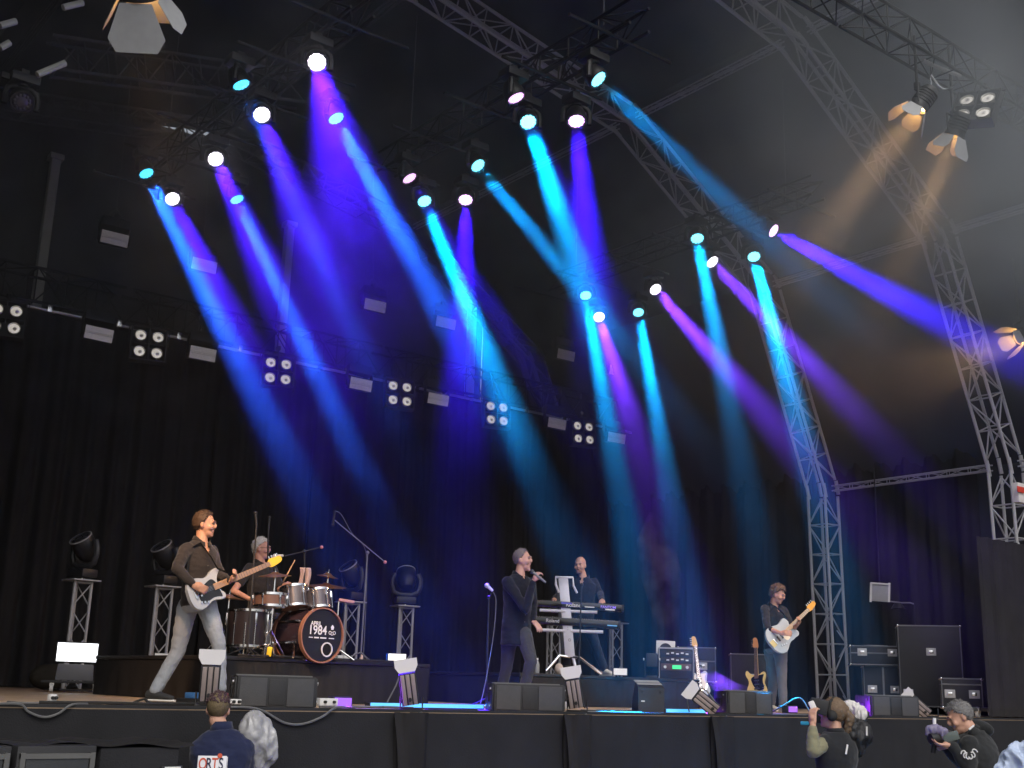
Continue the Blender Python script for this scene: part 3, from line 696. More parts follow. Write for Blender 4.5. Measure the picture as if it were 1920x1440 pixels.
# ---- footlights with white flap
M_FLAP = mat('white_flap', (.62, .6, .6), .55, 0, .06, 10)
M_RIB = mat('lamp_heatsink', (.33, .27, .25), .45, .4, .15, 20)
def footlight(p, yaw, label, lean=0, rough=0):
    t = thing('footlight', label, 'footlight', p, yaw, 'footlights along the stage lip')
    L = Matrix.Rotation(lean, 4, 'Y') @ Matrix.Rotation(R(10), 4, 'X')
    bd = MB().box((0, 0, .17), (.15, .09, .27), bev=.008, M=L).obj('housing', M_BLKMETAL, t)
    for k in range(3): MB().box(((k - 1) * .045, -.05, .17), (.034, .02, .26), bev=.004, M=L).obj('heatsink_rib', M_RIB, bd)
    MB().rod(L @ Vector((0, -.06, .09)), L @ Vector((0, -.1, .09)), .015).obj('tilt_knob', M_RUBBER, bd)
    MB().prism([(-.07, 0), (.07, 0), (.1, .05), (.1, .115), (-.1, .115), (-.1, .05)], .004, L @ Matrix.Translation((0, -.02, .315)) @ Matrix.Rotation(R(78), 4, 'X')).obj('flap', M_FLAP, bd, smooth=0)
    y = MB(); y.tube([(-.095, 0, .1), (-.095, 0, .0), (.095, 0, .0), (.095, 0, .1)], .01, 6); y.obj('yoke', M_BLKMETAL, t)
    MB().tube([(-.09, -.06, -.03), (0, -.09, -.04), (.09, -.06, -.03)], .012, 6).obj('strap', M_CABLE, t)
for px, ln, w in ((398, .0, 'footlight with white flap behind the crew member in navy'), (778, R(-10), 'footlight with white flap left of the glowing cyan strip'), (1088, R(-10), 'footlight with white flap in front of the keyboard column'),
                  (1352, R(-52), 'footlight leaning right beside the cream guitar speaker'), (1748, R(-48), 'footlight leaning right above the bent-over cameraman')):
    x = colX(px, 8.86); footlight((x, 8.9, STG + .02), yaw_to_cam((x, 8.9)), w, ln)
# black cloth bunched below the footlights
for px, w in ((770, 'bunch of black cloth hanging below the second footlight'), (1080, 'bunch of black cloth hanging below the third footlight'), (1350, 'bunch of black cloth hanging below the leaning footlight')):
    x = colX(px, 8.75)
    def fn(u, v, x=x):
        a = u * 2 * PI; wv = .07 + .1 * v + .015 * math.sin(7 * a + 3 * v)
        return Vector((math.cos(a) * wv + .05 * (1 - v) * math.sin(v * 3), math.sin(a) * wv * .45 + .02 * math.sin(v * 9 + 3 * a), -1.5 + 1.5 * v))
    tag(MB().grid(fn, 40, 14).obj('hanging_cloth', M_VELVET, None, (x, 8.72, STG - .01)), w, 'cloth', 'cloth bunches below footlights')
# pools of cyan beam light on the floor, made as glowing strips
M_POOLC = mat('pool_glow_cyan', (.2, .5, .8), .4, 0, 0, emit=(.03, .42, 1.0), estr=.95)
for (pa, pb, Y, w) in ((690, 905, 9.75, 'long cyan pool of beam light behind the second footlight, made as a glowing strip'), (1242, 1318, 9.3, 'short cyan pool of beam light beside the wedge monitor, made as a glowing strip')):
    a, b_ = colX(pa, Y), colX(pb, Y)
    t = thing('beam_pool_strip', w, 'light pool', ((a + b_) / 2, Y, STG), 0, 'cyan light pools on the floor')
    MB().box((0, 0, .025), (b_ - a, .08, .05), bev=.006).obj('housing', M_BLKMETAL, t)  # body of the strip that stands in for the light pool
    MB().box((0, -.042, .03), (b_ - a - .03, .006, .036)).obj('diffuser', M_POOLC, t)  # glowing face stands for beam light lying on the floor
# lamps added to throw the violet glow onto the stage lip
def added_violet_lamp(px, Y, label, aim, col, pw):
    x = colX(px, Y)
    t = thing('added_violet_lamp', label, 'floor light', (x, Y, STG), 0, 'added violet floor lamps')
    MB().box((0, 0, .05), (.2, .1, .1), bev=.01).obj('housing', M_BLKMETAL, t)  # body of the added violet lamp
    MB().box((0, -.052, .055), (.17, .006, .07)).obj('added_lens_panel', mat('added_violet_lens', (.4, .2, .8), .4, 0, 0, emit=(.35, .06, 1), estr=.3), t)
    ld = bpy.data.lights.new('added_violet_glow', 'SPOT'); ld.energy = pw; ld.color = col; ld.spot_size = R(120); ld.spot_blend = .8; ld.shadow_soft_size = .05
    lo = bpy.data.objects.new('added_violet_glow', ld); COL.objects.link(lo); lo.parent = t; lo.location = (0, -.07, .08)
    d = (Vector(aim)).normalized(); lo.rotation_euler = (-d).to_track_quat('Z', 'Y').to_euler()
added_violet_lamp(640, 9.5, 'small added lamp for the violet floor glow left of the cyan strip', (.3, -.6, -.35), (.3, .03, 1.0), 130)
added_violet_lamp(1480, 10.1, 'small violet floor wash at the guitarist\'s feet', (.2, -.6, -.35), (.3, .03, 1.0), 130)  # also a lamp added for the violet floor glow
# ---- white power boxes / pedals on the lip
for px, Y, w, sz in ((612, 9.05, 'white connector box with cables beside the left loudspeaker', (.2, .1, .06)), (440, 9.0, 'small white pedal on the lip left of the loudspeaker', (.11, .08, .04)), (1062, 9.3, 'small white box right of the singer\'s loudspeaker', (.08, .08, .07)), (103, 9.0, 'small pale connector at the far left of the lip', (.05, .05, .05))):
    x = colX(px, Y); t = thing('connector_box', w, 'connector box', (x, Y, STG + .03), .2, 'white boxes on the stage lip')
    MB().box((0, 0, sz[2] / 2), sz, bev=.006).obj('case', M_WHITE, t)
    for k in (-.25, .25): MB().rod((sz[0] * k, -sz[1] / 2, sz[2] / 2), (sz[0] * k, -sz[1] / 2 - .02, sz[2] / 2), .012).obj('socket', M_RUBBER, t)
# pedal board of the bassist
p = spot_at(395, 11.2); t = thing('pedal_board', 'cluttered pedal board with blue and black pedals behind the first footlight', 'pedal board', p, .3)
MB().box((0, 0, .025), (.5, .28, .05), bev=.006).obj('board', M_BLACK, t)
for k in range(5): MB().box((-.19 + .095 * k, 0, .075), (.075, .12, .05), bev=.008).obj('pedal', mat('pedal_%d' % k, [(.05, .15, .35), (.02, .02, .02), (.4, .4, .4), (.03, .03, .03), (.3, .05, .05)][k], .4, 0, .1), t)

# ---- cables
S3 = STG + .012
def lip(px, dz=0.0, Y=8.77): x = colX(px, Y); return (x, Y, S3 + dz)
cable('draped_cable', [lip(0), lip(45, 0), lip(62, -.05), lip(92, -.085), lip(118, -.06), lip(140, 0), lip(170, .005, 8.9)], .009, M_CABLE, 'grey cable drooping over the stage edge at the far left')
cable('draped_cable', [lip(430, .0), lip(470, 0), lip(500, -.03), lip(540, -.115), lip(575, -.12), lip(610, -.06), lip(628, .0), lip(650, .004, 9.0)], .01, M_CABLE, 'grey cable drooping over the stage edge below the left loudspeaker')
cable('floor_cable', [lip(80, .01, 9.0), lip(130, .012, 8.95), lip(210, .012, 9.05), lip(270, .012, 8.93), lip(330, .012, 9.0)], .012, M_RUBBER, 'tangle of black cable lying along the left stage lip')
cable('floor_cable', [lip(255, .01, 9.3), lip(275, .04, 9.25), lip(290, .012, 9.2), lip(350, .012, 9.3), lip(395, .012, 9.2)], .01, M_RUBBER, 'black cable loop at the bassist\'s front foot')
cable('floor_cable', [spot_at(1440, 14.2) + Vector((0, 0, .01)), spot_at(1470, 13.9) + Vector((0, 0, .12)), spot_at(1500, 13.9) + Vector((0, 0, .2)), spot_at(1520, 13.8) + Vector((0, 0, .02))], .008, M_CABLE, 'cable looping up from the floor in front of the guitarist')
cable('floor_cable', [Vector((colX(1292, 9.2), 9.2, STG + .02)), Vector((colX(1290, 9.2), 9.2, STG + .18)), Vector((colX(1318, 9.2), 9.2, STG + .27)), Vector((colX(1340, 9.1), 9.1, STG + .14))], .008, M_CABLE, 'cable arching up beside the leaning footlight')
cable('riser_cable', [Vector((7.35, 11.24, DR_Z)), Vector((7.3, 11.22, DR_Z - .2)), Vector((7.18, 11.2, STG + .05)), Vector((7.1, 11.1, STG + .01))], .008, M_CABLE, 'cable hanging down the drum riser front')
cable('riser_cable', [Vector((5.4, 11.26, DR_Z + .01)), Vector((6.0, 11.27, DR_Z + .015)), Vector((6.6, 11.25, DR_Z + .01)), Vector((7.4, 11.27, DR_Z + .012))], .012, M_RUBBER, 'black cables lying along the drum riser edge')

# ---- flight cases
M_CASE = mat('case_laminate', (.016, .016, .018), .55, 0, .2, 15, .1, 80)
M_CASEDGE = mat('case_edge', (.2, .2, .205), .45, .5, .3, 12)
def flight_case(p, yaw, w, d, h, label, name='flight_case', doors=False, latches=(), lid=None, casters=True, rails='full'):
    t = thing(name, label, 'flight case', p, yaw, 'flight cases')
    z0 = .12 if casters else 0
    MB().box((0, 0, z0 + h / 2), (w, d, h), bev=.004).obj('body', M_CASE, t)
    e = .011; M_ALU = M_CASEDGE
    for sx in (-1, 1):
        for sy in (-1, 1): bar(t, (sx * w / 2, sy * d / 2, z0), (sx * w / 2, sy * d / 2, z0 + h), e, M_ALU, 'edge_rail', 6)
    for zz in (z0, z0 + h) + ((z0 + h * lid,) if lid else ()):
        for sy in (-1, 1): bar(t, (-w / 2, sy * d / 2, zz), (w / 2, sy * d / 2, zz), e, M_ALU, 'edge_rail', 6)
        for sx in (-1, 1): bar(t, (sx * w / 2, -d / 2, zz), (sx * w / 2, d / 2, zz), e, M_ALU, 'edge_rail', 6)
    for sx in (-1, 1):
        for sy in (-1, 1):
            for zz in (z0, z0 + h): MB().ell((sx * w / 2, sy * d / 2, zz), .026, u=10, v=6).obj('ball_corner', M_CHROME, t)
    if doors: MB().box((0, -d / 2 - .006, z0 + h / 2), (.03, .012, h * .96)).obj('door_rail', M_ALU, t)
    for (lx, lz) in latches:
        l = MB().box((lx, -d / 2 - .007, z0 + lz), (.15, .012, .12), bev=.004).obj('latch_dish', M_ALUDULL, t)
        MB().box((lx, -d / 2 - .016, z0 + lz), (.07, .012, .05), bev=.006).obj('butterfly', M_CHROME, l)
    if casters:
        for sx in (-.4, .4):
            for sy in (-.35, .35): MB().rod((sx * w - .02, sy * d, .05), (sx * w + .02, sy * d, .05), .05, n=12).obj('caster', M_RUBBER, t)
    return t
def case_at(pxa, pxb, Y, *a, **k):
    x = colX((pxa + pxb) / 2, Y); z = k.pop('z', STG); return flight_case((x, Y, z), yaw_to_cam((x, Y), k.pop('turn', .06)), *a, **k)
case_at(1624, 1688, 12.2, .62, .6, .62, 'two-door flight case under the wide-lidded case', doors=True, latches=((-.18, .25), (.18, .25)))
case_at(1603, 1690, 12.2, .86, .66, .3, 'wide shallow flight case lying on the two-door case', z=STG + .76, casters=False, latches=((-.24, .2), (.24, .2)), lid=.62)
case_at(1697, 1795, 11.3, .95, .7, 1.26, 'tall black flight case with silver edges on the right', latches=((.02, .85), (-.36, .2), (.4, .2)))
case_at(1770, 1836, 10.2, .56, .45, .42, 'small flight case with two latches behind the bent-over cameraman', latches=((-.17, .2), (.17, .2)), lid=.8)
case_at(1270, 1340, 14.2, .62, .5, .55, 'open grey flight case behind the equipment rack', z=KB_Z, casters=False, latches=((.1, .25),), lid=.6)
case_at(1375, 1445, 14.5, .75, .5, .8, 'dim brown-topped road case behind the guitarist', latches=((0, .4),))
p = Vector((colX(1645, 12.1), 12.1, STG + 1.075)); tag(MB().box(p, (.34, .24, .004), rot=(0, 0, -.5)).obj('paper_sheet', M_WHITE), 'white sheet of paper lying on the wide flight case', 'paper')
p = Vector((colX(1650, 12.3), 12.3, 0)); q = onplane(1650, 1111, p)
t = thing('hanging_notice', 'white framed notice hanging in the dark above the cases', 'notice', q, yaw_to_cam(q))
MB().box((0, 0, 0), (.3, .02, .31), rot=(R(-6), R(4), 0), bev=.004).obj('board', mat('notice_grey', (.33, .33, .35), .6, 0, .12, 14), t); 
for sx in (-.15, .15): MB().box((sx, -.014, 0), (.035, .02, .33), rot=(R(-6), R(4), 0)).obj('frame_bar', M_WHITE, t)
MB().box((0, -.014, .15), (.3, .02, .025), rot=(R(-6), R(4), 0)).obj('frame_bar', M_WHITE, t)
bar(t, (0, .02, .15), (0, .02, 2.2), .01, M_BLKTRUSS, 'drop_pipe')
t = thing('work_lamp', 'small dark clip lamp on an arm right of the hanging notice', 'lamp', onplane(1695, 1130, p), yaw_to_cam(p))
MB().tube([(-.22, 0, .02), (-.05, 0, .0), (.1, 0, 0), (.16, 0, -.02)], .012, 6).obj('arm', M_ALU, t); MB().lathe([(.0, .04), (.06, .03), (.12, -.06), (.11, -.06), (.05, .02)], Matrix.Translation((-.1, 0, -.04)), 16).obj('shade', M_BLKMETAL, t)
bar(t, (.16, .02, -.02), (.16, .02, -.9), .012, M_BLKTRUSS, 'stem')
# silver pipes low at the right
x0, x1 = colX(1832, 9.7), colX(1912, 9.7)
t = thing('pipe_dolly', 'silver pipe on a low wheeled dolly behind the bent-over cameraman', 'dolly', (x0, 9.7, STG))
bar(t, (-.55, 0, .11), (x1 - x0, 0, .11), .028, M_ALU, 'pipe', 10)
for q in (.0, .35, x1 - x0 - .05): MB().box((q, 0, .1), (.05, .08, .09), bev=.01).obj('coupler', M_CHROME, t); MB().rod((q, -.02, .045), (q, .02, .045), .045, n=12).obj('caster', M_WHITE, t)
# black wing drape hiding the foot of the front arch
wd = thing('wing_drape', 'tall black masking drape at the right wing hiding the arch foot', 'curtain', (17.2, 9.35, STG))
xa = colX(1846, 9.45)
for k in range(3):
    def fn(u, v, k=k):
        x = xa - 17.2 + (k + u) * 1.25
        return Vector((x, .05 + .03 * math.sin(x * 17) + .015 * math.sin(x * 37), .02 + 2.55 * v))
    MB().grid(fn, 30, 5).obj('drape_panel', M_VELVET, wd)
tag(MB().box(atY(1912, 925, 9.2), (.25, .1, .3), bev=.01).obj('warning_sign', mat('sign_white_red', (.7, .66, .64), .5, 0, .05)), 'small white sign with a red stripe at the right frame edge', 'sign')
q = atY(1914, 918, 9.13); tag(MB().box(q, (.2, .01, .09), bev=.002).obj('sign_stripe', mat('sign_red', (.6, .06, .04), .5, 0, .05)), 'red stripe plate on the white sign at the right edge', 'sign')
# ---- subwoofers in the pit, lower left
M_SUBG = mat('sub_grille', (.03, .033, .036), .7, 0, .12, 30, .3, 250)
for k, (pa, pb) in enumerate(((-110, 45), (49, 201))):
    x0, x1 = colX(pa, 7.75), colX(pb, 7.75); w = x1 - x0
    t = thing('subwoofer', ['subwoofer cut off by the left frame edge', 'subwoofer with a grey-framed grille at the bottom left'][k], 'subwoofer', ((x0 + x1) / 2, 8.12, -.18), 0, 'subwoofers in the pit')
    MB().box((0, 0, .72), (w - .02, .72, 1.44), bev=.012).obj('cabinet', M_CAB, t)
    MB().box((0, -.372, .72), (w - .12, .02, 1.3), bev=.006).obj('grille', M_SUBG, t)
    f = MB()
    for sx in (-1, 1): f.box((sx * (w / 2 - .04), -.375, .72), (.03, .03, 1.36))
    for zz in (.06, 1.38): f.box((0, -.374, zz), (w - .05, .028, .03))
    f.obj('grille_frame', mat('sub_frame', (.1, .1, .095), .6, 0, .2, 10), t)
x0, x1 = colX(204, 7.9), colX(350, 7.9)
t = thing('amp_rack', 'black cloth-covered box with a white connector panel, right of the subwoofers', 'equipment box', ((x0 + x1) / 2, 8.25, -.18))
MB().box((0, 0, .71), (x1 - x0, .7, 1.42), bev=.02).obj('box', M_SKIRT, t)
MB().grid(lambda u, v: Vector(((u - .5) * (x1 - x0 + .9) - .35, -.36 + .74 * v, 1.435 + .012 * math.sin(u * 19 + 3 * v) + .008 * math.sin(v * 23 + u * 5))), 30, 10).obj('cover_cloth', M_VELVET, t)
cp = MB().box((.22, -.36, 1.2), (.15, .02, .2), bev=.006).obj('connector_panel', M_BLKMETAL, t)
MB().box((.22, -.374, 1.28), (.11, .01, .03)).obj('label_strip', M_WHITE, cp)
for dx in (-.05, .05): MB().box((.22 + dx, -.376, 1.18), (.022, .02, .1), bev=.004).obj('plug', M_WHITE, cp)
MB().tube([(.2, -.38, 1.14), (.1, -.42, 1.08), (-.15, -.42, 1.04), (-.3, -.42, 1.02)], .012, 6).obj('lead', M_CABLE, t)

rc = random.Random(12)
for k, (pa, pb, w) in enumerate(((20, 260, 'at the far left'), (200, 400, 'behind the first footlight'), (600, 770, 'under the violet light'), (800, 900, 'beside the cyan strip'), (1050, 1200, 'between singer and wedge monitor'), (1100, 1240, 'in front of the wedge monitor'), (1440, 1600, 'in front of the guitarist'), (1500, 1700, 'near the flight cases'))):
    pts = []; y = rc.uniform(8.95, 9.5)
    for q in range(9):
        x_ = colX(pa + (pb - pa) * q / 8, y); y = min(10.2, max(8.93, y + rc.uniform(-.22, .22))); pts.append((x_ + rc.uniform(-.08, .08), y, STG + .012))
    cable('floor_cable', pts, rc.choice((.007, .009, .011)), M_RUBBER if k % 2 else M_CABLE, 'loose ' + ('black' if k % 2 else 'grey') + ' cable snaking over the stage lip ' + w)
# ================================================================ PEOPLE
from mathutils import noise as mnoise
M_SKIN = {}
def skin(name, c): return mat('skin_' + name, c, .5, 0, .1, 18, .05, 90, spec=.35)
def hairmat(m):
    nt = m.node_tree
    for nd in nt.nodes:
        if nd.type == 'TEX_NOISE': nd.inputs['Scale'].default_value = 130; nd.inputs['Detail'].default_value = 6
        if nd.type == 'MIX':
            a = nd.inputs['A'].default_value; nd.inputs['A'].default_value = [a[0] * .3, a[1] * .3, a[2] * .3, 1]; b = nd.inputs['B'].default_value; nd.inputs['B'].default_value = [min(1, q * 1.5) for q in b[:3]] + [1]
    return m
def cloth(name, c, bump=.3): return mat('cloth_' + name, c, .85, 0, .18, 7, bump, 28, spec=.15, sheen=.15)
TMPSC = bpy.data.scenes.new('work')
def evaluated_mesh(o):
    TMPSC.collection.objects.link(o)
    with bpy.context.temp_override(scene=TMPSC, view_layer=TMPSC.view_layers[0]):
        dg = bpy.context.evaluated_depsgraph_get(); dg.update()
        me = bpy.data.meshes.new_from_object(o.evaluated_get(dg))
    return me
def push(me, fn):
    """move every vertex along its normal by fn(position)"""
    n = len(me.vertices); co = np.empty(n * 3, np.float32); no = np.empty(n * 3, np.float32)
    me.vertices.foreach_get('co', co); me.vertex_normals.foreach_get('vector', no)
    co = co.reshape(-1, 3); no = no.reshape(-1, 3)
    d = np.array([fn(p) for p in co.tolist()], np.float32)
    me.vertices.foreach_set('co', (co + no * d[:, None]).ravel()); me.update()
def crumpled(me, dist, seed=0.0, f=8.0):
    def fn(p):
        q = Vector((p[0] * f + seed, p[1] * f, p[2] * f * .45 + p[0] * 3)); return dist * (.5 - 2 * abs(mnoise.noise(q))) + dist * .5 * (.5 - 2 * abs(mnoise.noise(q * 2.6)))
    push(me, fn); return me
def remesh(mb, vox, smooth=4, wr=0.0, wf=9.0, seed=0.0):
    """fuse the overlapping volumes in mb into one skin"""
    me = bpy.data.meshes.new('tmp'); mb.bm.to_mesh(me); mb.bm.free()
    o = bpy.data.objects.new('tmp', me)
    rm = o.modifiers.new('r', 'REMESH'); rm.mode = 'VOXEL'; rm.voxel_size = vox
    if smooth:
        sm = o.modifiers.new('s', 'SMOOTH'); sm.factor = .5; sm.iterations = smooth
    out = evaluated_mesh(o)
    bpy.data.objects.remove(o); bpy.data.meshes.remove(me)
    if wr:
        push(out, lambda p: wr * (mnoise.noise(Vector((p[0] * wf, p[1] * wf, p[2] * wf * 1.7 + seed))) + .35 * (.6 - 2 * abs(mnoise.noise(Vector((p[0] * wf * 1.3, p[1] * wf * 1.3, p[2] * wf * 2.6 + seed)))))))
    out.shade_smooth(); return out
def limb(mb, pts, rad, n=12):
    """tapered limb with round joints"""
    for i in range(len(pts) - 1):
        a, b = Vector(pts[i]), Vector(pts[i + 1]); k = 5
        mb.tube([a.lerp(b, j / k) for j in range(k + 1)], [rad[i] + (rad[i + 1] - rad[i]) * j / k for j in range(k + 1)], n)
    for p, r in zip(pts, rad): mb.ell(p, r * 1.0, u=12, v=8)
def loft(mb, secs, n=20):
    """secs: (centre, side dir, front dir, half width, half depth)"""
    rings = []
    for c, s, f, w, d in secs:
        rings.append([mb.bm.verts.new(Vector(c) + Vector(s) * (math.cos(2 * PI * k / n) * w) + Vector(f) * (math.sin(2 * PI * k / n) * d)) for k in range(n)])
    for a, b in zip(rings, rings[1:]):
        for k in range(n): mb.bm.faces.new((a[k], a[(k + 1) % n], b[(k + 1) % n], b[k]))
    mb.bm.faces.new(rings[0][::-1]); mb.bm.faces.new(rings[-1])
def torso(mb, hipc, chest, neck, side_h, side_s, grow=0.0, belly=0.0, scale=1.0, low=None):
    hipc, chest, neck = Vector(hipc), Vector(chest), Vector(neck)
    def fr(s, ax): ax = ax.normalized(); s = (s - ax * s.dot(ax)).normalized(); return s, ax.cross(s) * -1
    ax1 = chest - hipc; ax2 = neck - chest
    S = []
    prof_t = [(-.12, .155, .115), (0, .168, .122), (.22, .16, .115), (.45, .148 + belly * .4, .108 + belly), (.7, .158, .112), (.95, .178, .122)]
    for t_, w, d in prof_t:
        s, f = fr(side_h.lerp(side_s, max(0, t_)), ax1); S.append((hipc + ax1 * t_, s, f, (w + grow) * scale, (d + grow) * scale))
    for t_, w, d in ((.25, .185, .118), (.55, .178, .1), (.8, .125, .08), (1.0, .068, .066)):
        s, f = fr(side_s, ax2); S.append((chest + ax2 * t_, s, f, (w + grow) * scale, (d + grow) * scale))
    if low: S = S[low:]
    loft(mb, S)
def head_frame(c, fwd, up):
    f = Vector(fwd).normalized(); u = Vector(up); u = (u - f * u.dot(f)).normalized(); s = f.cross(u)
    return Matrix.Translation(c) @ Matrix((s, f, u)).transposed().to_4x4()       # local: x = right ear side, y = face, z = up
def add_head(mb, H, k=1.0, mouth_open=0.0):
    def E(c, r):
        mb.ball(H @ Matrix.Scale(k, 4) @ Matrix.Translation(c) @ Matrix.Diagonal((*r, 1)), 16, 12)
    E((0, -.012, .03), (.076, .096, .092)); E((0, .018, -.015), (.068, .074, .085)); E((0, .03, -.07 - mouth_open * .3), (.05, .058, .05)); E((0, .066, -.098 - mouth_open), (.024, .022, .02))
    E((0, .088, .028), (.046, .016, .013)); E((0, .1, -.012), (.012, .018, .026)); E((0, .104, -.022), (.014, .012, .01))
    for s in (-1, 1):
        E((s * .076, -.008, -.008), (.011, .02, .032)); E((s * .04, .066, -.03), (.026, .024, .026))
    E((0, .08, -.058), (.024, .014, .008)); E((0, .077, -.07 - mouth_open), (.02, .014, .008))
def face_parts(parent, H, off, k=1.0, brow=(.05, .03, .02), eye=True, mouth=(.26, .1, .085), mouth_open=0.0):
    L = Matrix.Translation(-Vector(off)) @ H @ Matrix.Scale(k, 4)
    for s in (-1, 1):
        e = MB().ell((0, 0, 0), (.011, .006, .005)).obj('eye', mat('eye_white', (.22, .17, .15), .3, 0, 0), parent); e.matrix_basis = L @ Matrix.Translation((s * .031, .0785, .008))
        i = MB().ell((0, .006, 0), (.006, .004, .006)).obj('iris', mat('iris_dark', (.03, .03, .035), .2, 0, 0), e)
        b = MB().tube([(-.018, 0, -.002), (0, .006, .003), (.018, 0, 0)], .0042, 6).obj('eyebrow', mat('hair_%.3f' % brow[0], brow, .8, 0, .2, 40), parent); b.matrix_basis = L @ Matrix.Translation((s * .033, .093, .03))
    m = MB().ell((0, 0, 0), (.016, .005, .004 + mouth_open * .45)).obj('mouth', mat('lips_%.2f_%.3f' % (mouth[0], mouth_open), mouth if not mouth_open else (.06, .015, .015), .5, 0, 0), parent); m.matrix_basis = L @ Matrix.Translation((0, .0895, -.065 - mouth_open * .5))
def add_hand(mb, wrist, palm_dir, palm_n, curl=.5, spread=.12, k=1.0, thumb_side=1, thumb_in=.4):
    """palm_dir: wrist -> knuckles; palm_n: out of the palm; five separate fingers"""
    d = Vector(palm_dir).normalized(); n = Vector(palm_n); n = (n - d * n.dot(d)).normalized(); s = d.cross(n) * thumb_side
    w = Vector(wrist)
    for j in range(4):
        a = w + d * .012 * k; b = w + d * .088 * k + s * ((j - 1.5) * -.019 * k)
        mb.tube([a + s * ((j - 1.5) * -.012 * k), b], [.016 * k, .0125 * k], 8); mb.ell(b, .0125 * k, u=8, v=6)
    mb.ell(w + d * .05 * k, (.03 * k, .03 * k, .03 * k), u=10, v=8)
    for j, L in enumerate((.072, .08, .075, .06)):
        b = w + d * .088 * k + s * ((j - 1.5) * -.019 * k); dirv = (d + s * (-(j - 1.5) * spread)).normalized(); ang = 0; pts = [b]
        for seg, fr in enumerate((.45, .32, .23)):
            ang += curl * (.9, 1.1, .8)[seg]
            v = dirv * math.cos(ang) + n * math.sin(ang); pts.append(pts[-1] + v * L * fr * k * 1.05)
        mb.tube(pts, [.0098 * k, .009 * k, .0085 * k, .0075 * k], 7)
        for p in pts[1:]: mb.ell(p, .0084 * k, u=7, v=5)
    t0 = w + d * .025 * k + s * .024 * k; t1 = t0 + (d * .6 + s * (.8 - thumb_in) + n * (.2 + thumb_in)).normalized() * .042 * k; t2 = t1 + (d * .85 + s * (.25 - thumb_in) + n * (.25 + thumb_in * .8)).normalized() * .034 * k
    mb.tube([t0, t1, t2], [.015 * k, .0115 * k, .009 * k], 8); mb.ell(t1, .0115 * k, u=8, v=6); mb.ell(t2, .009 * k, u=8, v=6)
def shoe(parent, ankle, toe_dir, off, m, sole_m, z, k=1.0):
    f = Vector((toe_dir[0], toe_dir[1], 0)).normalized(); s = Vector((f.y, -f.x, 0)); a = Vector(ankle)
    b = MB(); base = Vector((a.x, a.y, z))
    loft(b, [(base + f * (t_) * k + Vector((0, 0, .02 + h / 2)), s, Vector((0, 0, 1)), w * k, h / 2) for t_, w, h in ((-.085, .02, .05), (-.075, .034, .085), (-.03, .038, .1), (.03, .04, .085), (.1, .047, .06), (.16, .045, .048), (.195, .025, .035))])
    b.rod(a + Vector((0, 0, .05)), base + Vector((0, 0, .06)), .045 * k, .043 * k)
    me = remesh(b, .008, 3)
    me.transform(Matrix.Translation(-Vector(off))); o = put('shoe', me, m, parent)
    b = MB(); loft(b, [(base + f * t_ * k + Vector((0, 0, .013)), s, Vector((0, 0, 1)), w * k, .0125) for t_, w in ((-.095, .02), (-.08, .04), (-.02, .043), (.06, .047), (.12, .052), (.18, .046), (.208, .02))], 16)
    me = b.mesh('sole'); me.transform(Matrix.Translation(-Vector(off))); put('sole', me, sole_m, o)
def hair_cap(parent, H, off, m, k=1.0, puff=.012, front=.04, back=-.06, seed=0, top=.0, side=0.0, strands=0, curl=1.0):
    """hair mass: thickened upper skull with a broken edge"""
    b = MB(); n0 = 0
    b.ell((0, -.014, .032), (.078 + puff, .099 + puff, .093 + puff + top), u=44, v=30)
    kill = []
    for v in b.bm.verts:
        x, y, z = v.co
        ear = min(.02, front) - side
        edge = front if y > .055 else ear + (front - ear) * (y / .055) ** 2 if y > 0 else back + (ear - back) * max(0, 1 + y / .045) if y > -.045 else back
        edge += .008 * math.sin(30 * x + seed) * (1 if y > 0 else .5)
        if z < edge: kill.append(v)
        else:
            q = mnoise.noise(Vector((x * 45 + seed, y * 45, z * 45))); q2 = mnoise.noise(Vector((x * 110, y * 110 + seed, z * 60)))
            v.co += v.co.normalized() * (.008 * q + .004 * q2) * (puff / .012) * curl
    bmesh.ops.delete(b.bm, geom=kill, context='VERTS')
    b.bm.normal_update()
    r = random.Random(seed)
    vs = [v for v in b.bm.verts]
    for v in r.sample(vs, min(strands, len(vs))):
        p = v.co.copy(); nn = (p - Vector((0, -.014, .03))).normalized()
        q = p + nn * r.uniform(.004, .012) + Vector((r.uniform(-.008, .008), r.uniform(-.004, .012), r.uniform(-.008, .006)))
        b.tube([p - nn * .006, q], [.0035, .001], 4)
    hairmat(m) if not m.get('streaked') else 0; m['streaked'] = 1; me = b.mesh('hair'); me.transform(Matrix.Translation(-Vector(off)) @ H @ Matrix.Scale(k, 4)); o = put('hair', me, m, parent)
    sol = o.modifiers.new('t', 'SOLIDIFY'); sol.thickness = .003; sol.offset = -1
    return o
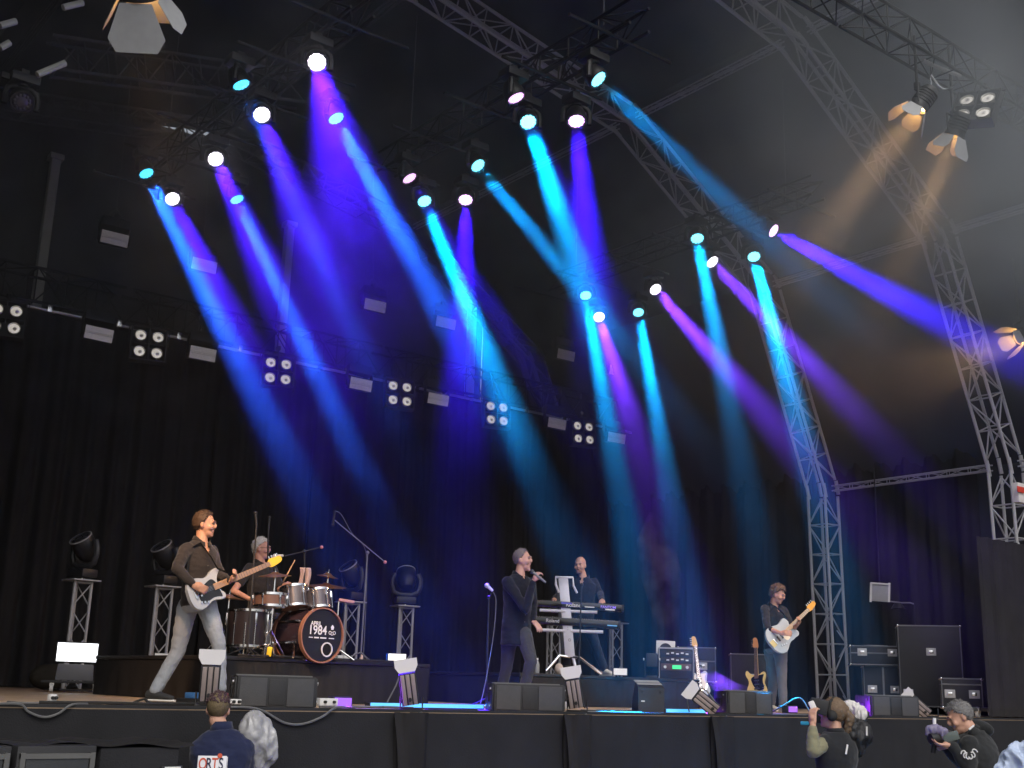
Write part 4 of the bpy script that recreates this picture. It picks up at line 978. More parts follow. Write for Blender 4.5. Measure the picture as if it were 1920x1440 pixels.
class Person:
    def __init__(s, label, px, r, z, plane_px=None):
        s.b = spot_at(px, r, z); s.z = z; s.U, s.V = view_axes(s.b)
        s.t = thing('person', label, 'person', s.b)
        s.off = s.b
    def J(s, x, y, v=0.0): return onplane(x, y, s.b, v)
    def dir(s, u, v, w): return s.U * u + s.V * v + Vector((0, 0, w))
    def part(s, name, me, m, parent=None):
        me.transform(Matrix.Translation(-s.off)); return put(name, me, m, parent or s.t)
    def build(s, hip, chest, neck, headc, face, up, side_h, side_s, arms, legs, skin_c, top, trousers, shoes=None, sole=None, hk=1.0, sc=1.0, top_grow=.014, belly=0.0,
              sleeve=1.0, hands=None, mouth_open=0.0, hem=None, brow=(.05, .03, .02), wr=.006, collar=True, leg_k=1.0, face_on=True, front=None, vneck=.11):
        """arms: ((shoulder, elbow, wrist),..2) legs: ((hip, knee, ankle),..2)"""
        H = head_frame(headc, face, up); s.H = H
        # body: one continuous skin
        b = MB(); torso(b, hip, chest, neck, side_h, side_s, -.01, belly, sc)
        add_head(b, H, hk, mouth_open)
        hb = Vector(headc) + (H.to_3x3() @ Vector((0, -.02, -.07))) * hk
        limb(b, [Vector(neck) + (Vector(chest) - Vector(neck)) * .25, Vector(neck).lerp(hb, .5), hb], [.066 * sc, .055 * sc, .055 * sc])
        for (S_, E_, W_), hd in zip(arms, hands):
            limb(b, [S_, E_, W_], [.046 * sc, .038 * sc, .026 * sc]); add_hand(b, W_, **hd)
        for (a, k_, c) in legs: limb(b, [a, k_, c], [.07 * leg_k, .05 * leg_k, .036 * leg_k])
        s.body = s.part('body', remesh(b, .0075, 3), skin_c)
        if face_on: face_parts(s.body, H, s.off, hk, brow, mouth_open=mouth_open)
        # top
        b = MB(); torso(b, hip, chest, neck, side_h, side_s, top_grow, belly, sc)
        if hem: loft(b, hem)
        for (S_, E_, W_) in arms:
            S_, E_, W_ = Vector(S_), Vector(E_), Vector(W_)
            if sleeve >= 1: limb(b, [S_, S_.lerp(E_, .5), E_, E_.lerp(W_, .5), E_.lerp(W_, .93)], [(.062 + top_grow * .4) * sc, .057 * sc, .052 * sc, .047 * sc, .04 * sc])
            elif sleeve > .5: limb(b, [S_, S_.lerp(E_, .5), E_, E_.lerp(W_, (sleeve - .5) * 2)], [.064 * sc, .058 * sc, .053 * sc, .045 * sc])
            else: limb(b, [S_, S_.lerp(E_, sleeve * 2)], [.066 * sc, .06 * sc])
        me = remesh(b, .011, 3, wr, 9, 1.7)
        nk = Vector(neck); ax = (nk - Vector(chest)).normalized(); fr = Vector(front) if front else None
        if fr is not None:
            fr = (fr - ax * fr.dot(ax)).normalized(); sd_ = ax.cross(fr)
            bm2 = bmesh.new(); bm2.from_mesh(me)
            kill = [v for v in bm2.verts if (v.co - nk).dot(fr) > .0 and -vneck < (v.co - nk).dot(ax) < .12 and abs((v.co - nk).dot(sd_)) < .052 * (1 + (v.co - nk).dot(ax) / vneck)]
            bmesh.ops.delete(bm2, geom=kill, context='VERTS'); bm2.to_mesh(me); bm2.free(); me.shade_smooth()
        s.top = s.part('shirt', me, top)
        if fr is not None:
            def cf(u, v):
                a = -PI * .5 + (u - .5) * 2 * PI * .94; k_ = math.cos((u - .5) * 2 * PI)      # open at the front
                drop = max(0, -k_) ** 2 * .055
                r_ = .079 + .012 * v
                return nk - s.off + (sd_ * math.cos(a) + fr * math.sin(a)) * r_ * sc + ax * (.04 - drop - .042 * v)
            o = put('collar', MB().grid(cf, 36, 3).mesh('collar'), top, s.top); o.modifiers.new('t', 'SOLIDIFY').thickness = .005
            for q in range(5): MB().ell(Vector(chest).lerp(Vector(hip), .02 + .2 * q) + fr * (.14 * sc) - s.off, .006, u=8, v=6).obj('button', M_CABLE, s.top)
        elif collar:
            c = MB(); nk = Vector(neck); ax = (hb - nk).normalized()
            c.tube([nk + ax * .0, nk + ax * .03], [.078 * sc, .066 * sc], 18, caps=False)
            o = s.part('collar', c.mesh('collar'), top, s.top); o.modifiers.new('t', 'SOLIDIFY').thickness = .008
        # trousers
        if trousers:
            b = MB(); h_ = Vector(hip); ax = Vector(chest) - h_
            for (a, k_, c) in legs:
                a, k_, c = Vector(a), Vector(k_), Vector(c)
                limb(b, [a, a.lerp(k_, .5), k_, k_.lerp(c, .45), c + (k_ - c).normalized() * .02], [.098 * leg_k, .084 * leg_k, .068 * leg_k, .064 * leg_k, .056 * leg_k])
            a1 = ax.normalized(); sh = (side_h - a1 * side_h.dot(a1)).normalized(); fr = a1.cross(sh)
            loft(b, [(h_ + a1 * t_, sh, fr, w * sc, d * sc) for t_, w, d in ((-.1, .12, .095), (-.05, .158, .118), (.03, .17, .124), (.1, .16, .118))])
            s.trousers = s.part('trousers', remesh(b, .011, 3, wr * .8, 10, 5.1), trousers)
        if shoes:
            for (a, k_, c), td in zip(legs, s.toes): shoe(s.t, c, td, s.off, shoes, sole or shoes, s.z)
        return H
WHITE_SOLE = mat('shoe_sole', (.7, .66, .6), .6, 0, .08)
def Z(*a): return Vector((0, 0, a[0]))
# ---------------------------------------------------------------- bassist
P = Person('bassist in black shirt and light grey jeans, stepping wide in profile', 345, 11.6, STG)
J, D = P.J, P.dir
hip = J(372, 1128, .0); chest = J(372, 1060, .0); neck = J(378, 1014, .0)
legs = [(J(352, 1138, .06), J(333, 1222, .1), J(290, 1297, .12)), (J(388, 1138, -.06), J(410, 1205, -.1), J(413, 1296, -.06))]
arms = [(J(350, 1030, -.12), J(331, 1066, -.3), J(362, 1096, -.39)), (J(395, 1034, .1), J(412, 1078, .02), J(430, 1090, -.16))]
P.toes = [D(1, -.5, 0), D(.9, -.5, 0)]
P.build(hip, chest, neck, J(384, 984, 0), D(1, -.25, .02), (0, 0, 1), D(.8, .55, 0), D(.8, .55, 0), arms, legs, skin('tan', (.5, .27, .18)), cloth('black_shirt', (.03, .026, .026)), cloth('grey_jeans', (.31, .335, .37), .35),
        mat('black_canvas', (.03, .03, .03), .8, 0, .2), WHITE_SOLE, hands=[dict(palm_dir=D(.9, -.1, -.35), palm_n=D(.1, 1, -.1), curl=.55, thumb_side=1), dict(palm_dir=D(.6, -.5, .6), palm_n=D(-.3, -.6, .6), curl=.7, thumb_side=1)], wr=.009, brow=(.12, .07, .04), front=D(.6, -.8, 0))
hair_cap(P.t, P.H, P.off, mat('brown_hair', (.055, .032, .02), .7, 0, .3, 60), puff=.008, front=.094, back=-.06, seed=2, top=.003, strands=450, curl=1.2)
BASSIST = P
# ---------------------------------------------------------------- drummer
P = Person('grey-haired drummer in black shirt with glasses, seated behind the kit', 490, 14.4, DR_Z)
J, D = P.J, P.dir
hip = J(488, 1165, .0); chest = J(490, 1098, -.02); neck = J(488, 1054, -.02)
legs = [(J(478, 1172, -.02), J(503, 1172, -.4), J(503, 1225, -.42)), (J(500, 1172, .05), J(540, 1165, .1), J(545, 1222, .1))]
arms = [(J(468, 1066, -.1), J(438, 1108, -.3), J(468, 1123, -.42)), (J(510, 1068, .08), J(530, 1115, -.05), J(528, 1102, -.25))]
P.toes = [D(.8, -.6, 0), D(.9, -.4, 0)]
P.build(hip, chest, neck, J(490, 1029, -.02), D(1, -.3, .0), (0, 0, 1), D(.75, .65, 0), D(.75, .65, 0), arms, legs, skin('ruddy', (.52, .27, .2)), cloth('black_shirt', (.03, .026, .026)), cloth('blue_jeans', (.08, .1, .15)),
        mat('black_canvas', (.03, .03, .03), .8, 0, .2), None, hands=[dict(palm_dir=D(.8, -.3, -.2), palm_n=D(0, .2, -1), curl=.7, thumb_side=-1), dict(palm_dir=D(.5, -.4, .5), palm_n=D(.6, 0, -.6), curl=.9)], sleeve=.3, brow=(.4, .38, .36), wr=.008, leg_k=.9, front=D(.7, -.7, 0), vneck=.07)
hair_cap(P.t, P.H, P.off, mat('grey_hair', (.5, .47, .45), .7, 0, .2, 60), puff=.006, front=.085, back=-.055, seed=5, top=.01, strands=420)
g = MB()
for s_ in (-1, 1): g.lathe([(.019, -.002), (.022, -.002), (.022, .002), (.019, .002)], Matrix.Translation((s_ * .032, .1, .006)) @ Matrix.Rotation(R(90), 4, 'X'), 14)
g.tube([(-.01, .104, .008), (.01, .104, .008)], .002, 5)
for s_ in (-1, 1): g.tube([(s_ * .054, .098, .008), (s_ * .078, 0, .006)], .002, 5)
me = g.mesh('glasses'); me.transform(Matrix.Translation(-P.off) @ P.H); put('glasses', me, mat('glasses_rim', (.05, .03, .03), .3, 0, 0), P.t)
DRUMMER = P
# ---------------------------------------------------------------- singer
P = Person('singer in dark blazer and dark jeans, microphone raised to his mouth', 968, 13.6, STG)
J, D = P.J, P.dir
hip = J(968, 1178, .0); chest = J(972, 1112, .0); neck = J(974, 1078, .0)
legs = [(J(956, 1190, .06), J(950, 1250, .12), J(936, 1310, .22)), (J(982, 1190, -.06), J(996, 1240, -.16), J(978, 1308, -.05))]
arms = [(J(952, 1092, -.13), J(985, 1142, -.26), J(1000, 1090, -.26)), (J(994, 1094, .12), J(1000, 1136, .16), J(999, 1163, .02))]
P.toes = [D(.9, -.4, 0), D(1, -.3, 0)]
sh = D(.45, -.88, 0)
hem = [(hip + Vector((0, 0, z_)), D(.75, .65, 0), D(.65, -.75, 0), w, d) for z_, w, d in ((-.19, .19, .165), (-.1, .185, .155), (.05, .175, .14), (.2, .17, .13))]
P.build(hip, chest, neck, J(980, 1050, 0), D(1, -.3, .06), (-.05, 0, 1), D(.75, .65, 0), D(.75, .65, 0), arms, legs, skin('pink', (.56, .31, .25)), cloth('black_blazer', (.012, .013, .022), .2), cloth('charcoal_jeans', (.05, .05, .058)),
        mat('black_leather', (.02, .02, .02), .4, 0, .2), None, hands=[dict(palm_dir=D(.35, -.1, .8), palm_n=D(.7, .5, -.3), curl=.75, thumb_side=-1), dict(palm_dir=D(.55, -.3, -.6), palm_n=D(-.3, .5, -.3), curl=.3, thumb_side=1)], mouth_open=.016, hem=hem, top_grow=.022, brow=(.3, .28, .28), wr=.006, front=D(.65, -.75, 0), vneck=.05)
hair_cap(P.t, P.H, P.off, mat('short_grey_hair', (.16, .135, .14), .75, 0, .3, 60), puff=.003, front=.09, back=-.045, seed=8, top=.003, strands=300)
SINGER = P
mh = J(1004, 1083, -.3)
t = thing('microphone', 'handheld microphone held at the singer\'s mouth', 'microphone', mh)
a, b_ = J(998, 1072, -.26) - mh, J(1023, 1092, -.34) - mh
MB().tube([a, b_], [.018, .012], 12).obj('handle', mat('mic_grip', (.25, .25, .26), .4, .5, .1), t); MB().ell(a, .027).obj('grille_ball', mat('mic_ball', (.06, .06, .065), .5, .3, .1, 80, .3), t)
c = MB()
for q in (J(1005, 1106, -.3), J(1007, 1109, -.3), J(995, 1138, -.3), J(992, 1126, -.29)): c.ell(q, .009, u=8, v=6)
# ---------------------------------------------------------------- keyboardist
P = Person('bald bearded keyboard player in black shirt behind the keyboards', 1095, 17.0, KB_Z)
J, D = P.J, P.dir
hip = J(1090, 1165, .0); chest = J(1092, 1112, .0); neck = J(1094, 1082, .0)
legs = [(J(1080, 1172, .0), J(1070, 1215, .12), J(1060, 1255, .2)), (J(1103, 1172, .0), J(1118, 1215, -.05), J(1134, 1256, .05))]
arms = [(J(1072, 1092, -.02), J(1052, 1112, -.1), J(1038, 1124, -.36)), (J(1113, 1092, .02), J(1125, 1112, -.02), J(1129, 1126, -.36))]
P.toes = [D(-.3, -1, 0), D(.6, -.8, 0)]
P.build(hip, chest, neck, J(1088, 1060, -.03), D(-.35, -1, -.12), (0, 0, 1), D(-1, .25, 0), D(-1, .25, 0), arms, legs, skin('fair', (.55, .31, .23)), cloth('black_shirt2', (.018, .018, .022)), cloth('dark_jeans', (.03, .034, .045)),
        mat('white_trainer', (.75, .73, .68), .6, 0, .06), WHITE_SOLE, hands=[dict(palm_dir=D(.2, -1, -.1), palm_n=D(0, 0, -1), curl=.3), dict(palm_dir=D(.0, -1, -.1), palm_n=D(0, 0, -1), curl=.3, thumb_side=-1)], brow=(.14, .08, .05), wr=.008, mouth_open=0, front=D(-.2, -1, 0), vneck=.13)
b = MB(); b.ell((0, .066, -.092), (.046, .04, .034)); b.ell((0, .096, -.052), (.026, .01, .008)); me = remesh(b, .006, 2); me.transform(Matrix.Translation(-P.off) @ P.H); put('beard', me, mat('stubble', (.24, .12, .075), .8, 0, .25, 60), P.t)
KEYS = P
# ---------------------------------------------------------------- guitarist
P = Person('guitarist in black shirt and grey jeans looking down at a silver guitar', 1458, 17.1, STG)
J, D = P.J, P.dir
hip = J(1455, 1212, .0); chest = J(1452, 1160, .02); neck = J(1451, 1134, .0)
legs = [(J(1445, 1220, .05), J(1450, 1275, .2), J(1445, 1326, .35)), (J(1463, 1220, -.05), J(1466, 1272, -.12), J(1468, 1324, -.1))]
arms = [(J(1434, 1142, -.12), J(1438, 1178, -.36), J(1464, 1187, -.46)), (J(1468, 1144, .1), J(1486, 1180, -.1), J(1494, 1172, -.3))]
P.toes = [D(.5, -.9, 0), D(.5, -.9, 0)]
P.build(hip, chest, neck, J(1458, 1115, -.04), D(1, -.35, -.38), D(.35, -.1, 1), D(.8, .55, 0), D(.8, .55, 0), arms, legs, skin('tan2', (.48, .26, .18)), cloth('black_shirt3', (.02, .019, .02)), cloth('dark_grey_jeans', (.12, .115, .12)),
        mat('white_trainer2', (.6, .58, .52), .6, 0, .1), WHITE_SOLE, hands=[dict(palm_dir=D(.9, -.2, .0), palm_n=D(0, 1, -.2), curl=.5), dict(palm_dir=D(.5, -.5, .7), palm_n=D(-.4, -.6, .5), curl=.8)], sleeve=.62, brow=(.1, .06, .04), wr=.009, front=D(.6, -.8, 0), vneck=.09)
hair_cap(P.t, P.H, P.off, mat('wavy_brown_hair', (.1, .06, .04), .7, 0, .35, 50), puff=.018, front=.082, back=-.075, seed=11, top=.01, side=.012, strands=500, curl=1.5)
GTR = P
# ---------------------------------------------------------------- crew member, back to us
G0 = -.18
P = Person('crew member seen from behind in a navy jacket with a lettered back patch', 412, 9.2, G0)
J, D = P.J, P.dir
hip = J(416, 1520, .0); chest = J(414, 1432, .0); neck = J(416, 1368, .0)
legs = [(J(400, 1540, 0), J(398, 1640, 0), J(396, 1722, .02)), (J(434, 1540, 0), J(436, 1640, 0), J(438, 1722, -.02))]
arms = [(J(375, 1404, .0), J(368, 1490, .12), J(392, 1520, .32)), (J(457, 1404, .0), J(468, 1482, .12), J(470, 1450, .38))]
P.toes = [D(-.1, 1, 0), D(.1, 1, 0)]
P.build(hip, chest, neck, J(409, 1331, .03), D(.1, 1, -.02), (0, 0, 1), D(1, 0, 0), D(1, 0, 0), arms, legs, skin('crew', (.55, .31, .22)), cloth('navy_fleece', (.016, .021, .055), .2), cloth('black_work_trousers', (.02, .02, .022)),
        mat('black_boot', (.02, .02, .02), .5, 0, .2), None, hands=[dict(palm_dir=D(.3, .8, .1), palm_n=D(.5, 0, -1), curl=.5), dict(palm_dir=D(-.2, .8, .3), palm_n=D(-.8, 0, 0), curl=.6)], sc=1.05, hk=1.0, top_grow=.025, wr=.013, face_on=False)
c = MB(); c.tube([neck + Z(-.02), neck + D(-.003, .005, .055)], [.088, .072], 20, caps=False); o = P.part('jacket_collar', c.mesh('collar'), cloth('navy_fleece', (.016, .021, .055)), P.top); o.modifiers.new('t', 'SOLIDIFY').thickness = .01
hair_cap(P.t, P.H, P.off, mat('cropped_brown_hair', (.115, .085, .045), .8, 0, .3, 70), puff=.004, front=.05, back=-.052, seed=4, strands=0)
hair_cap(P.t, P.H, P.off, mat('top_dark_hair', (.055, .03, .035), .75, 0, .4, 60), puff=.006, front=.08, back=.05, seed=9, strands=500, curl=2.5)
# lettered patch on the back: built on the jacket, facing us
pc = J(398, 1438, -.2); R0 = Matrix((P.U, Vector((0, 0, 1)), -P.V)).transposed().to_4x4()
def back_y(u, w):    # distance to the jacket surface
    return 0
s_px = (J(440, 1440, -.17) - J(430, 1440, -.17)).length / 10
def textmesh(txt, size, ext=.001, bold=0.0):
    c = bpy.data.curves.new('t', 'FONT'); c.body = txt; c.size = size; c.extrude = ext; c.align_x = 'CENTER'; c.align_y = 'CENTER'; c.offset = bold
    o = bpy.data.objects.new('t', c); me = evaluated_mesh(o); bpy.data.objects.remove(o); return me
def patch_part(name, me, m, x, y, lift, parent):
    me.transform(Matrix.Translation(-P.off) @ Matrix.Translation(J(x, y, -.168 - lift)) @ R0); return put(name, me, m, parent)
pw, ph = 54 * s_px, 62 * s_px
b = MB().box((0, 0, 0), (pw, ph, .012), bev=.003).mesh('patch'); pp = patch_part('back_patch', b, mat('patch_white', (.75, .75, .78), .7, 0, .04), 396, 1449, 0, P.top)
for i, (ch, c_) in enumerate(zip('ORTS', ((.6, .1, .05), (.02, .025, .06), (.6, .1, .05), (.02, .025, .06)))):
    me = textmesh(ch, 27 * s_px, .001, .0012); me.transform(Matrix.Diagonal((.72, 1.1, 1, 1)))
    patch_part('patch_letter', me, mat('letter_%d' % (i % 2), c_, .7, 0, 0), 380 + 11.4 * i, 1433, .008, pp)
patch_part('patch_dot', MB().lathe([(0, .004), (4.3 * s_px, .004), (4.6 * s_px, 0)], None, 18).mesh('dot'), mat('letter_0', (.6, .1, .05)), 412.5, 1417, .01, pp)
patch_part('patch_line', MB().box((0, 0, 0), (1.2 * s_px, 52 * s_px, .004)).mesh('line'), mat('patch_white', (.75, .75, .78)), 424.5, 1446, 0, pp)
CREW1 = P
# ---------------------------------------------------------------- shoulder-camera operator
P = Person('camera operator in black with headset and long hair, arm raised to a shoulder camera', 1572, 10.4, G0)
J, D = P.J, P.dir
hip = J(1566, 1480, .0); chest = J(1568, 1420, .0); neck = J(1566, 1372, .0)
legs = [(J(1552, 1495, 0), J(1550, 1580, 0), J(1548, 1650, .02)), (J(1582, 1495, 0), J(1584, 1580, 0), J(1586, 1650, -.02))]
arms = [(J(1548, 1392, -.1), J(1524, 1408, -.28), J(1524, 1358, -.24)), (J(1586, 1390, .1), J(1580, 1440, .2), J(1545, 1395, .25))]
P.toes = [D(-1, .1, 0), D(-1, .1, 0)]
P.build(hip, chest, neck, J(1561, 1338, 0), D(-1, .05, .12), (0, 0, 1), D(.7, .7, 0), D(.7, .7, 0), arms, legs, skin('crew', (.55, .31, .22)), cloth('black_vest', (.018, .019, .022), .2), cloth('black_work_trousers', (.02, .02, .022)),
        mat('black_boot', (.02, .02, .02), .5, 0, .2), None, hands=[dict(palm_dir=D(0, .15, 1), palm_n=D(.6, .8, 0), curl=.55, thumb_side=1), dict(palm_dir=D(-.6, 0, .5), palm_n=D(0, -1, 0), curl=.7)], sleeve=.12, wr=.006, top_grow=.022, brow=(.12, .08, .05))
b = MB(); limb(b, [arms[0][0].lerp(arms[0][1], .35), arms[0][1], arms[0][1].lerp(arms[0][2], .5), arms[0][1].lerp(arms[0][2], .78)], [.06, .058, .05, .04])
P.part('olive_sleeve', remesh(b, .009, 3, .008, 12, 3), cloth('olive', (.2, .19, .12)), P.top)
b = MB(); limb(b, [arms[1][0], arms[1][1], arms[1][1].lerp(arms[1][2], .8)], [.062, .054, .042]); P.part('olive_sleeve', remesh(b, .01, 3, .006), cloth('olive', (.2, .19, .12)), P.top)
hair_cap(P.t, P.H, P.off, mat('long_brown_hair', (.12, .08, .05), .7, 0, .4, 50), puff=.009, front=.06, back=-.1, seed=21, strands=120)
b = MB(); b.tube([J(1582, 1325, 0), J(1594, 1345, 0), J(1588, 1372, .03), J(1582, 1395, .05)], [.03, .04, .032, .01], 12); P.part('ponytail', remesh(b, .009, 2, .01, 22), mat('long_brown_hair', (.12, .08, .05)))
b = MB(); b.tube([J(1553, 1345, -.088), J(1556, 1316, -.08), J(1565, 1307, 0), J(1560, 1318, .085)], .014, 8); P.part('headset_band', b.mesh('band'), M_RUBBER)
b = MB().ell(J(1560, 1342, -.088), (.042, .042, .045)); P.part('ear_cup', b.mesh('cup'), M_RUBBER)
OP1 = P
ct = thing('shoulder_camera', 'black shoulder television camera with a white rear wrap, held by the operator in headset', 'video camera', J(1565, 1330, .22))
ob = J(1565, 1330, .22)
def cam_part(name, fn, m, parent=None, **k):
    b = MB(); fn(b); me = crumpled(remesh(b, .008, 2), .028, 5, 12) if name in ('rain_wrap', 'shoulder_cover', 'cover') else b.mesh(name); me.transform(Matrix.Translation(-ob)); return put(name, me, m, parent or ct)
Rm = Matrix((P.U, P.V, Vector((0, 0, 1)))).transposed()
def Rb(b, c, size, bev=.01, tilt=0): b.box(c, size, rot=Rm @ Matrix.Rotation(tilt, 3, 'Y'), bev=bev)
cam_part('body', lambda b: Rb(b, J(1548, 1335, .22), (.26, .16, .2), tilt=.15), M_BLACK)
cam_part('lens_barrel', lambda b: b.tube([J(1524, 1322, .2), J(1545, 1330, .22)], [.055, .06], 16), M_BLACK)
cam_part('viewfinder', lambda b: Rb(b, J(1537, 1325, -.12), (.13, .1, .12), tilt=.2), M_BLACK)
cam_part('white_handle', lambda b: Rb(b, J(1523, 1322, -.16), (.05, .05, .065), .012, -.4), M_WHITE)
cam_part('rain_wrap', lambda b: [b.ell(J(1600, 1333, .2), (.1, .085, .075), rot=(0, .4, -.6)), b.ell(J(1613, 1342, .18), (.065, .075, .06))], mat('wrap_grey_white', (.55, .53, .52), .5, 0, .35, 7, .5, 14))
cam_part('battery', lambda b: Rb(b, J(1616, 1345, .2), (.09, .12, .13), tilt=.4), M_BLACK)
cam_part('shoulder_cover', lambda b: [b.ell(J(1608, 1375, .14), (.14, .1, .12)), b.ell(J(1600, 1395, .14), (.1, .09, .1))], mat('cover_black', (.02, .02, .022), .6, 0, .3, 8, .5, 20))
cam_part('clip', lambda b: b.tube([J(1625, 1362, .04), J(1625, 1379, .04)], .007, 6), M_WHITE)
cam_part('blue_indicator', lambda b: Rb(b, J(1509, 1356, .1), (.07, .05, .03)), mat('blue_plastic', (.03, .35, .55), .4, 0, .1))
cam_part('zipper_strip', lambda b: b.tube([J(1589, 1396, -.14), J(1586, 1414, -.15)], .008, 6), M_WHITE)
# ---------------------------------------------------------------- bent-over cameraman
P = Person('cameraman with greying hair in a black hooded top, bent over a small camera rig', 1822, 10.6, G0)
J, D = P.J, P.dir
hip = J(1848, 1500, .05); chest = J(1836, 1425, .0); neck = J(1822, 1372, -.02)
legs = [(J(1834, 1510, 0), J(1828, 1590, 0), J(1832, 1655, .02)), (J(1862, 1510, .1), J(1864, 1590, .1), J(1868, 1655, .1))]
arms = [(J(1818, 1396, -.16), J(1818, 1446, -.26), J(1786, 1398, -.3)), (J(1842, 1392, .14), J(1812, 1440, .1), J(1774, 1402, -.1))]
P.toes = [D(-1, -.2, 0), D(-1, -.1, 0)]
P.build(hip, chest, neck, J(1800, 1345, -.03), D(-1, -.3, -.42), D(-.4, 0, 1), D(.35, .9, 0), D(.35, .9, 0), arms, legs, skin('crew2', (.5, .28, .2)), cloth('black_hoodie', (.02, .021, .022), .25), cloth('black_work_trousers', (.02, .02, .022)),
        mat('black_boot', (.02, .02, .02), .5, 0, .2), None, hands=[dict(palm_dir=D(-1, -.1, .0), palm_n=D(0, .2, 1), curl=.35, thumb_side=1), dict(palm_dir=D(-1, 0, .1), palm_n=D(0, 0, 1), curl=.5)], top_grow=.026, wr=.009, sc=1.06, brow=(.1, .08, .07))
hair_cap(P.t, P.H, P.off, mat('greying_hair', (.13, .125, .125), .75, 0, .35, 50), puff=.006, front=.08, back=-.065, seed=31, strands=700, curl=2.5)
b = MB(); b.ell(J(1836, 1366, .05), (.1, .12, .06), rot=(0, .5, 0)); b.ell(J(1826, 1375, -.08), (.06, .05, .05)); P.part('hood', remesh(b, .011, 3, .008), cloth('black_hoodie', (.02, .021, .022)), P.top)
b = MB(); b.tube([J(1817, 1368, -.17), J(1826, 1360, -.16)], .008, 6); P.part('drawstring', b.mesh('drawstring'), M_WHITE, P.top)
for i, (x, y, a_) in enumerate(((1806, 1412, .5), (1810.5, 1416, .3), (1815, 1418, .0), (1819.5, 1418, -.2), (1824, 1415, -.5), (1828, 1409, -.9))):
    me = MB().tube([(.014 * math.cos(a), .02 * math.sin(a), 0) for a in [R(q + 60 * i) for q in range(0, 250, 25)]], .0048, 6).mesh('mark')
    me.transform(Matrix.Translation(-P.off) @ Matrix.Translation(J(x, y, -.345)) @ Matrix((P.U, Vector((0, 0, 1)), -P.V)).transposed().to_4x4() @ Matrix.Rotation(-a_, 4, 'Z')); put('sleeve_mark', me, M_WHITE, P.top)
ob = J(1765, 1385, -.25); ct = thing('handheld_camera', 'small camera rig with lilac covers held by the bent-over cameraman', 'video camera', ob); Rm = Matrix((P.U, P.V, Vector((0, 0, 1)))).transposed()
ML = mat('lilac_plastic', (.2, .18, .27), .4, 0, .25, 9, .3, 20)
cam_part('body', lambda b: Rb(b, J(1770, 1384, -.2), (.2, .14, .14), tilt=.2), M_BLACK)
cam_part('cover', lambda b: b.ell(J(1748, 1370, -.25), (.055, .05, .055)), ML); cam_part('cover', lambda b: b.ell(J(1765, 1372, -.25), (.06, .05, .05), rot=(0, .5, 0)), ML)
cam_part('microphone', lambda b: b.tube([J(1752, 1361, -.25), J(1752, 1346, -.25)], .014, 8), M_WHITE)
cam_part('lens', lambda b: b.tube([J(1744, 1385, -.3), J(1760, 1383, -.25)], [.04, .045], 14), M_BLACK)
cam_part('grip', lambda b: b.tube([J(1752, 1395, -.22), J(1750, 1412, -.22)], .02, 8), M_BLACK)
cam_part('screen', lambda b: Rb(b, J(1783, 1381, -.28), (.12, .02, .07), .004, -.3), mat('cam_screen', (.1, .12, .11), .2, 0, .1))
# rain covers
def crumple(name, label, cat, pts, m, r, seed, dist=.03, px=(0, 0, 0)):
    b = MB()
    for (x, y, v, k) in pts: b.ell(onplane(x, y, px, v), (k, k * .9, k * 1.15), u=16, v=12)
    me = remesh(b, .012, 2)
    crumpled(me, dist, seed)
    o0 = onplane(pts[0][0], pts[0][1], px, pts[0][2]); me.transform(Matrix.Translation(-o0)); return tag(put(name, me, m, None, o0), label, cat)
crumple('camera_rain_cover', 'crumpled silver rain cover over a camera beside the crew member in navy', 'rain cover', [(478, 1372, .35, .13), (492, 1395, .35, .12), (470, 1400, .35, .12), (478, 1430, .36, .11), (500, 1412, .33, .08)], mat('silver_plastic', (.34, .34, .35), .35, .1, .3, 9, .4, 22), .1, 3, .026, CREW1.b)
crumple('rain_cape', 'blue and white crumpled rain cover cut off at the bottom right corner', 'rain cover', [(1915, 1440, .1, .16), (1895, 1460, .1, .15), (1930, 1425, .1, .12)], mat('blue_white_plastic', (.42, .5, .66), .4, 0, .45, 4, .5, 14), .1, 9, .04, OP1.b)
# ================================================================ GUITARS
M_MAPLE = mat('maple', (.62, .4, .14), .35, 0, .15, 12)
M_ROSE = mat('fingerboard', (.12, .06, .035), .5, 0, .2, 20)
M_GOLDP = mat('gold_plate', (.62, .5, .22), .3, .6, .1, 10)
M_BLKGLOSS = mat('black_gloss', (.012, .012, .013), .12, 0, .1, 10, spec=.6)
STRAT = [(-.20, .02), (-.19, .1), (-.13, .155), (-.05, .145), (.02, .115), (.09, .125), (.15, .165), (.225, .17), (.245, .14), (.19, .105), (.16, .06), (.155, .03), (.155, -.03), (.165, -.06), (.2, -.085), (.205, -.12), (.17, -.145), (.1, -.125), (.03, -.112), (-.05, -.145), (-.13, -.165), (-.19, -.11), (-.205, -.04)]
GRETSCH = [(-.22, 0), (-.21, .1), (-.15, .175), (-.06, .19), (.02, .15), (.08, .13), (.14, .14), (.2, .15), (.235, .11), (.225, .05), (.2, .03), (.2, -.03), (.21, -.05), (.25, -.075), (.255, -.12), (.215, -.15), (.16, -.135), (.11, -.14), (.06, -.13), (0, -.15), (-.08, -.19), (-.16, -.175), (-.215, -.09)]
def smooth_poly(P, it=2):
    for _ in range(it): P = [q for i in range(len(P)) for q in ((P[i][0] * .75 + P[(i + 1) % len(P)][0] * .25, P[i][1] * .75 + P[(i + 1) % len(P)][1] * .25), (P[i][0] * .25 + P[(i + 1) % len(P)][0] * .75, P[i][1] * .25 + P[(i + 1) % len(P)][1] * .75))]
    return P
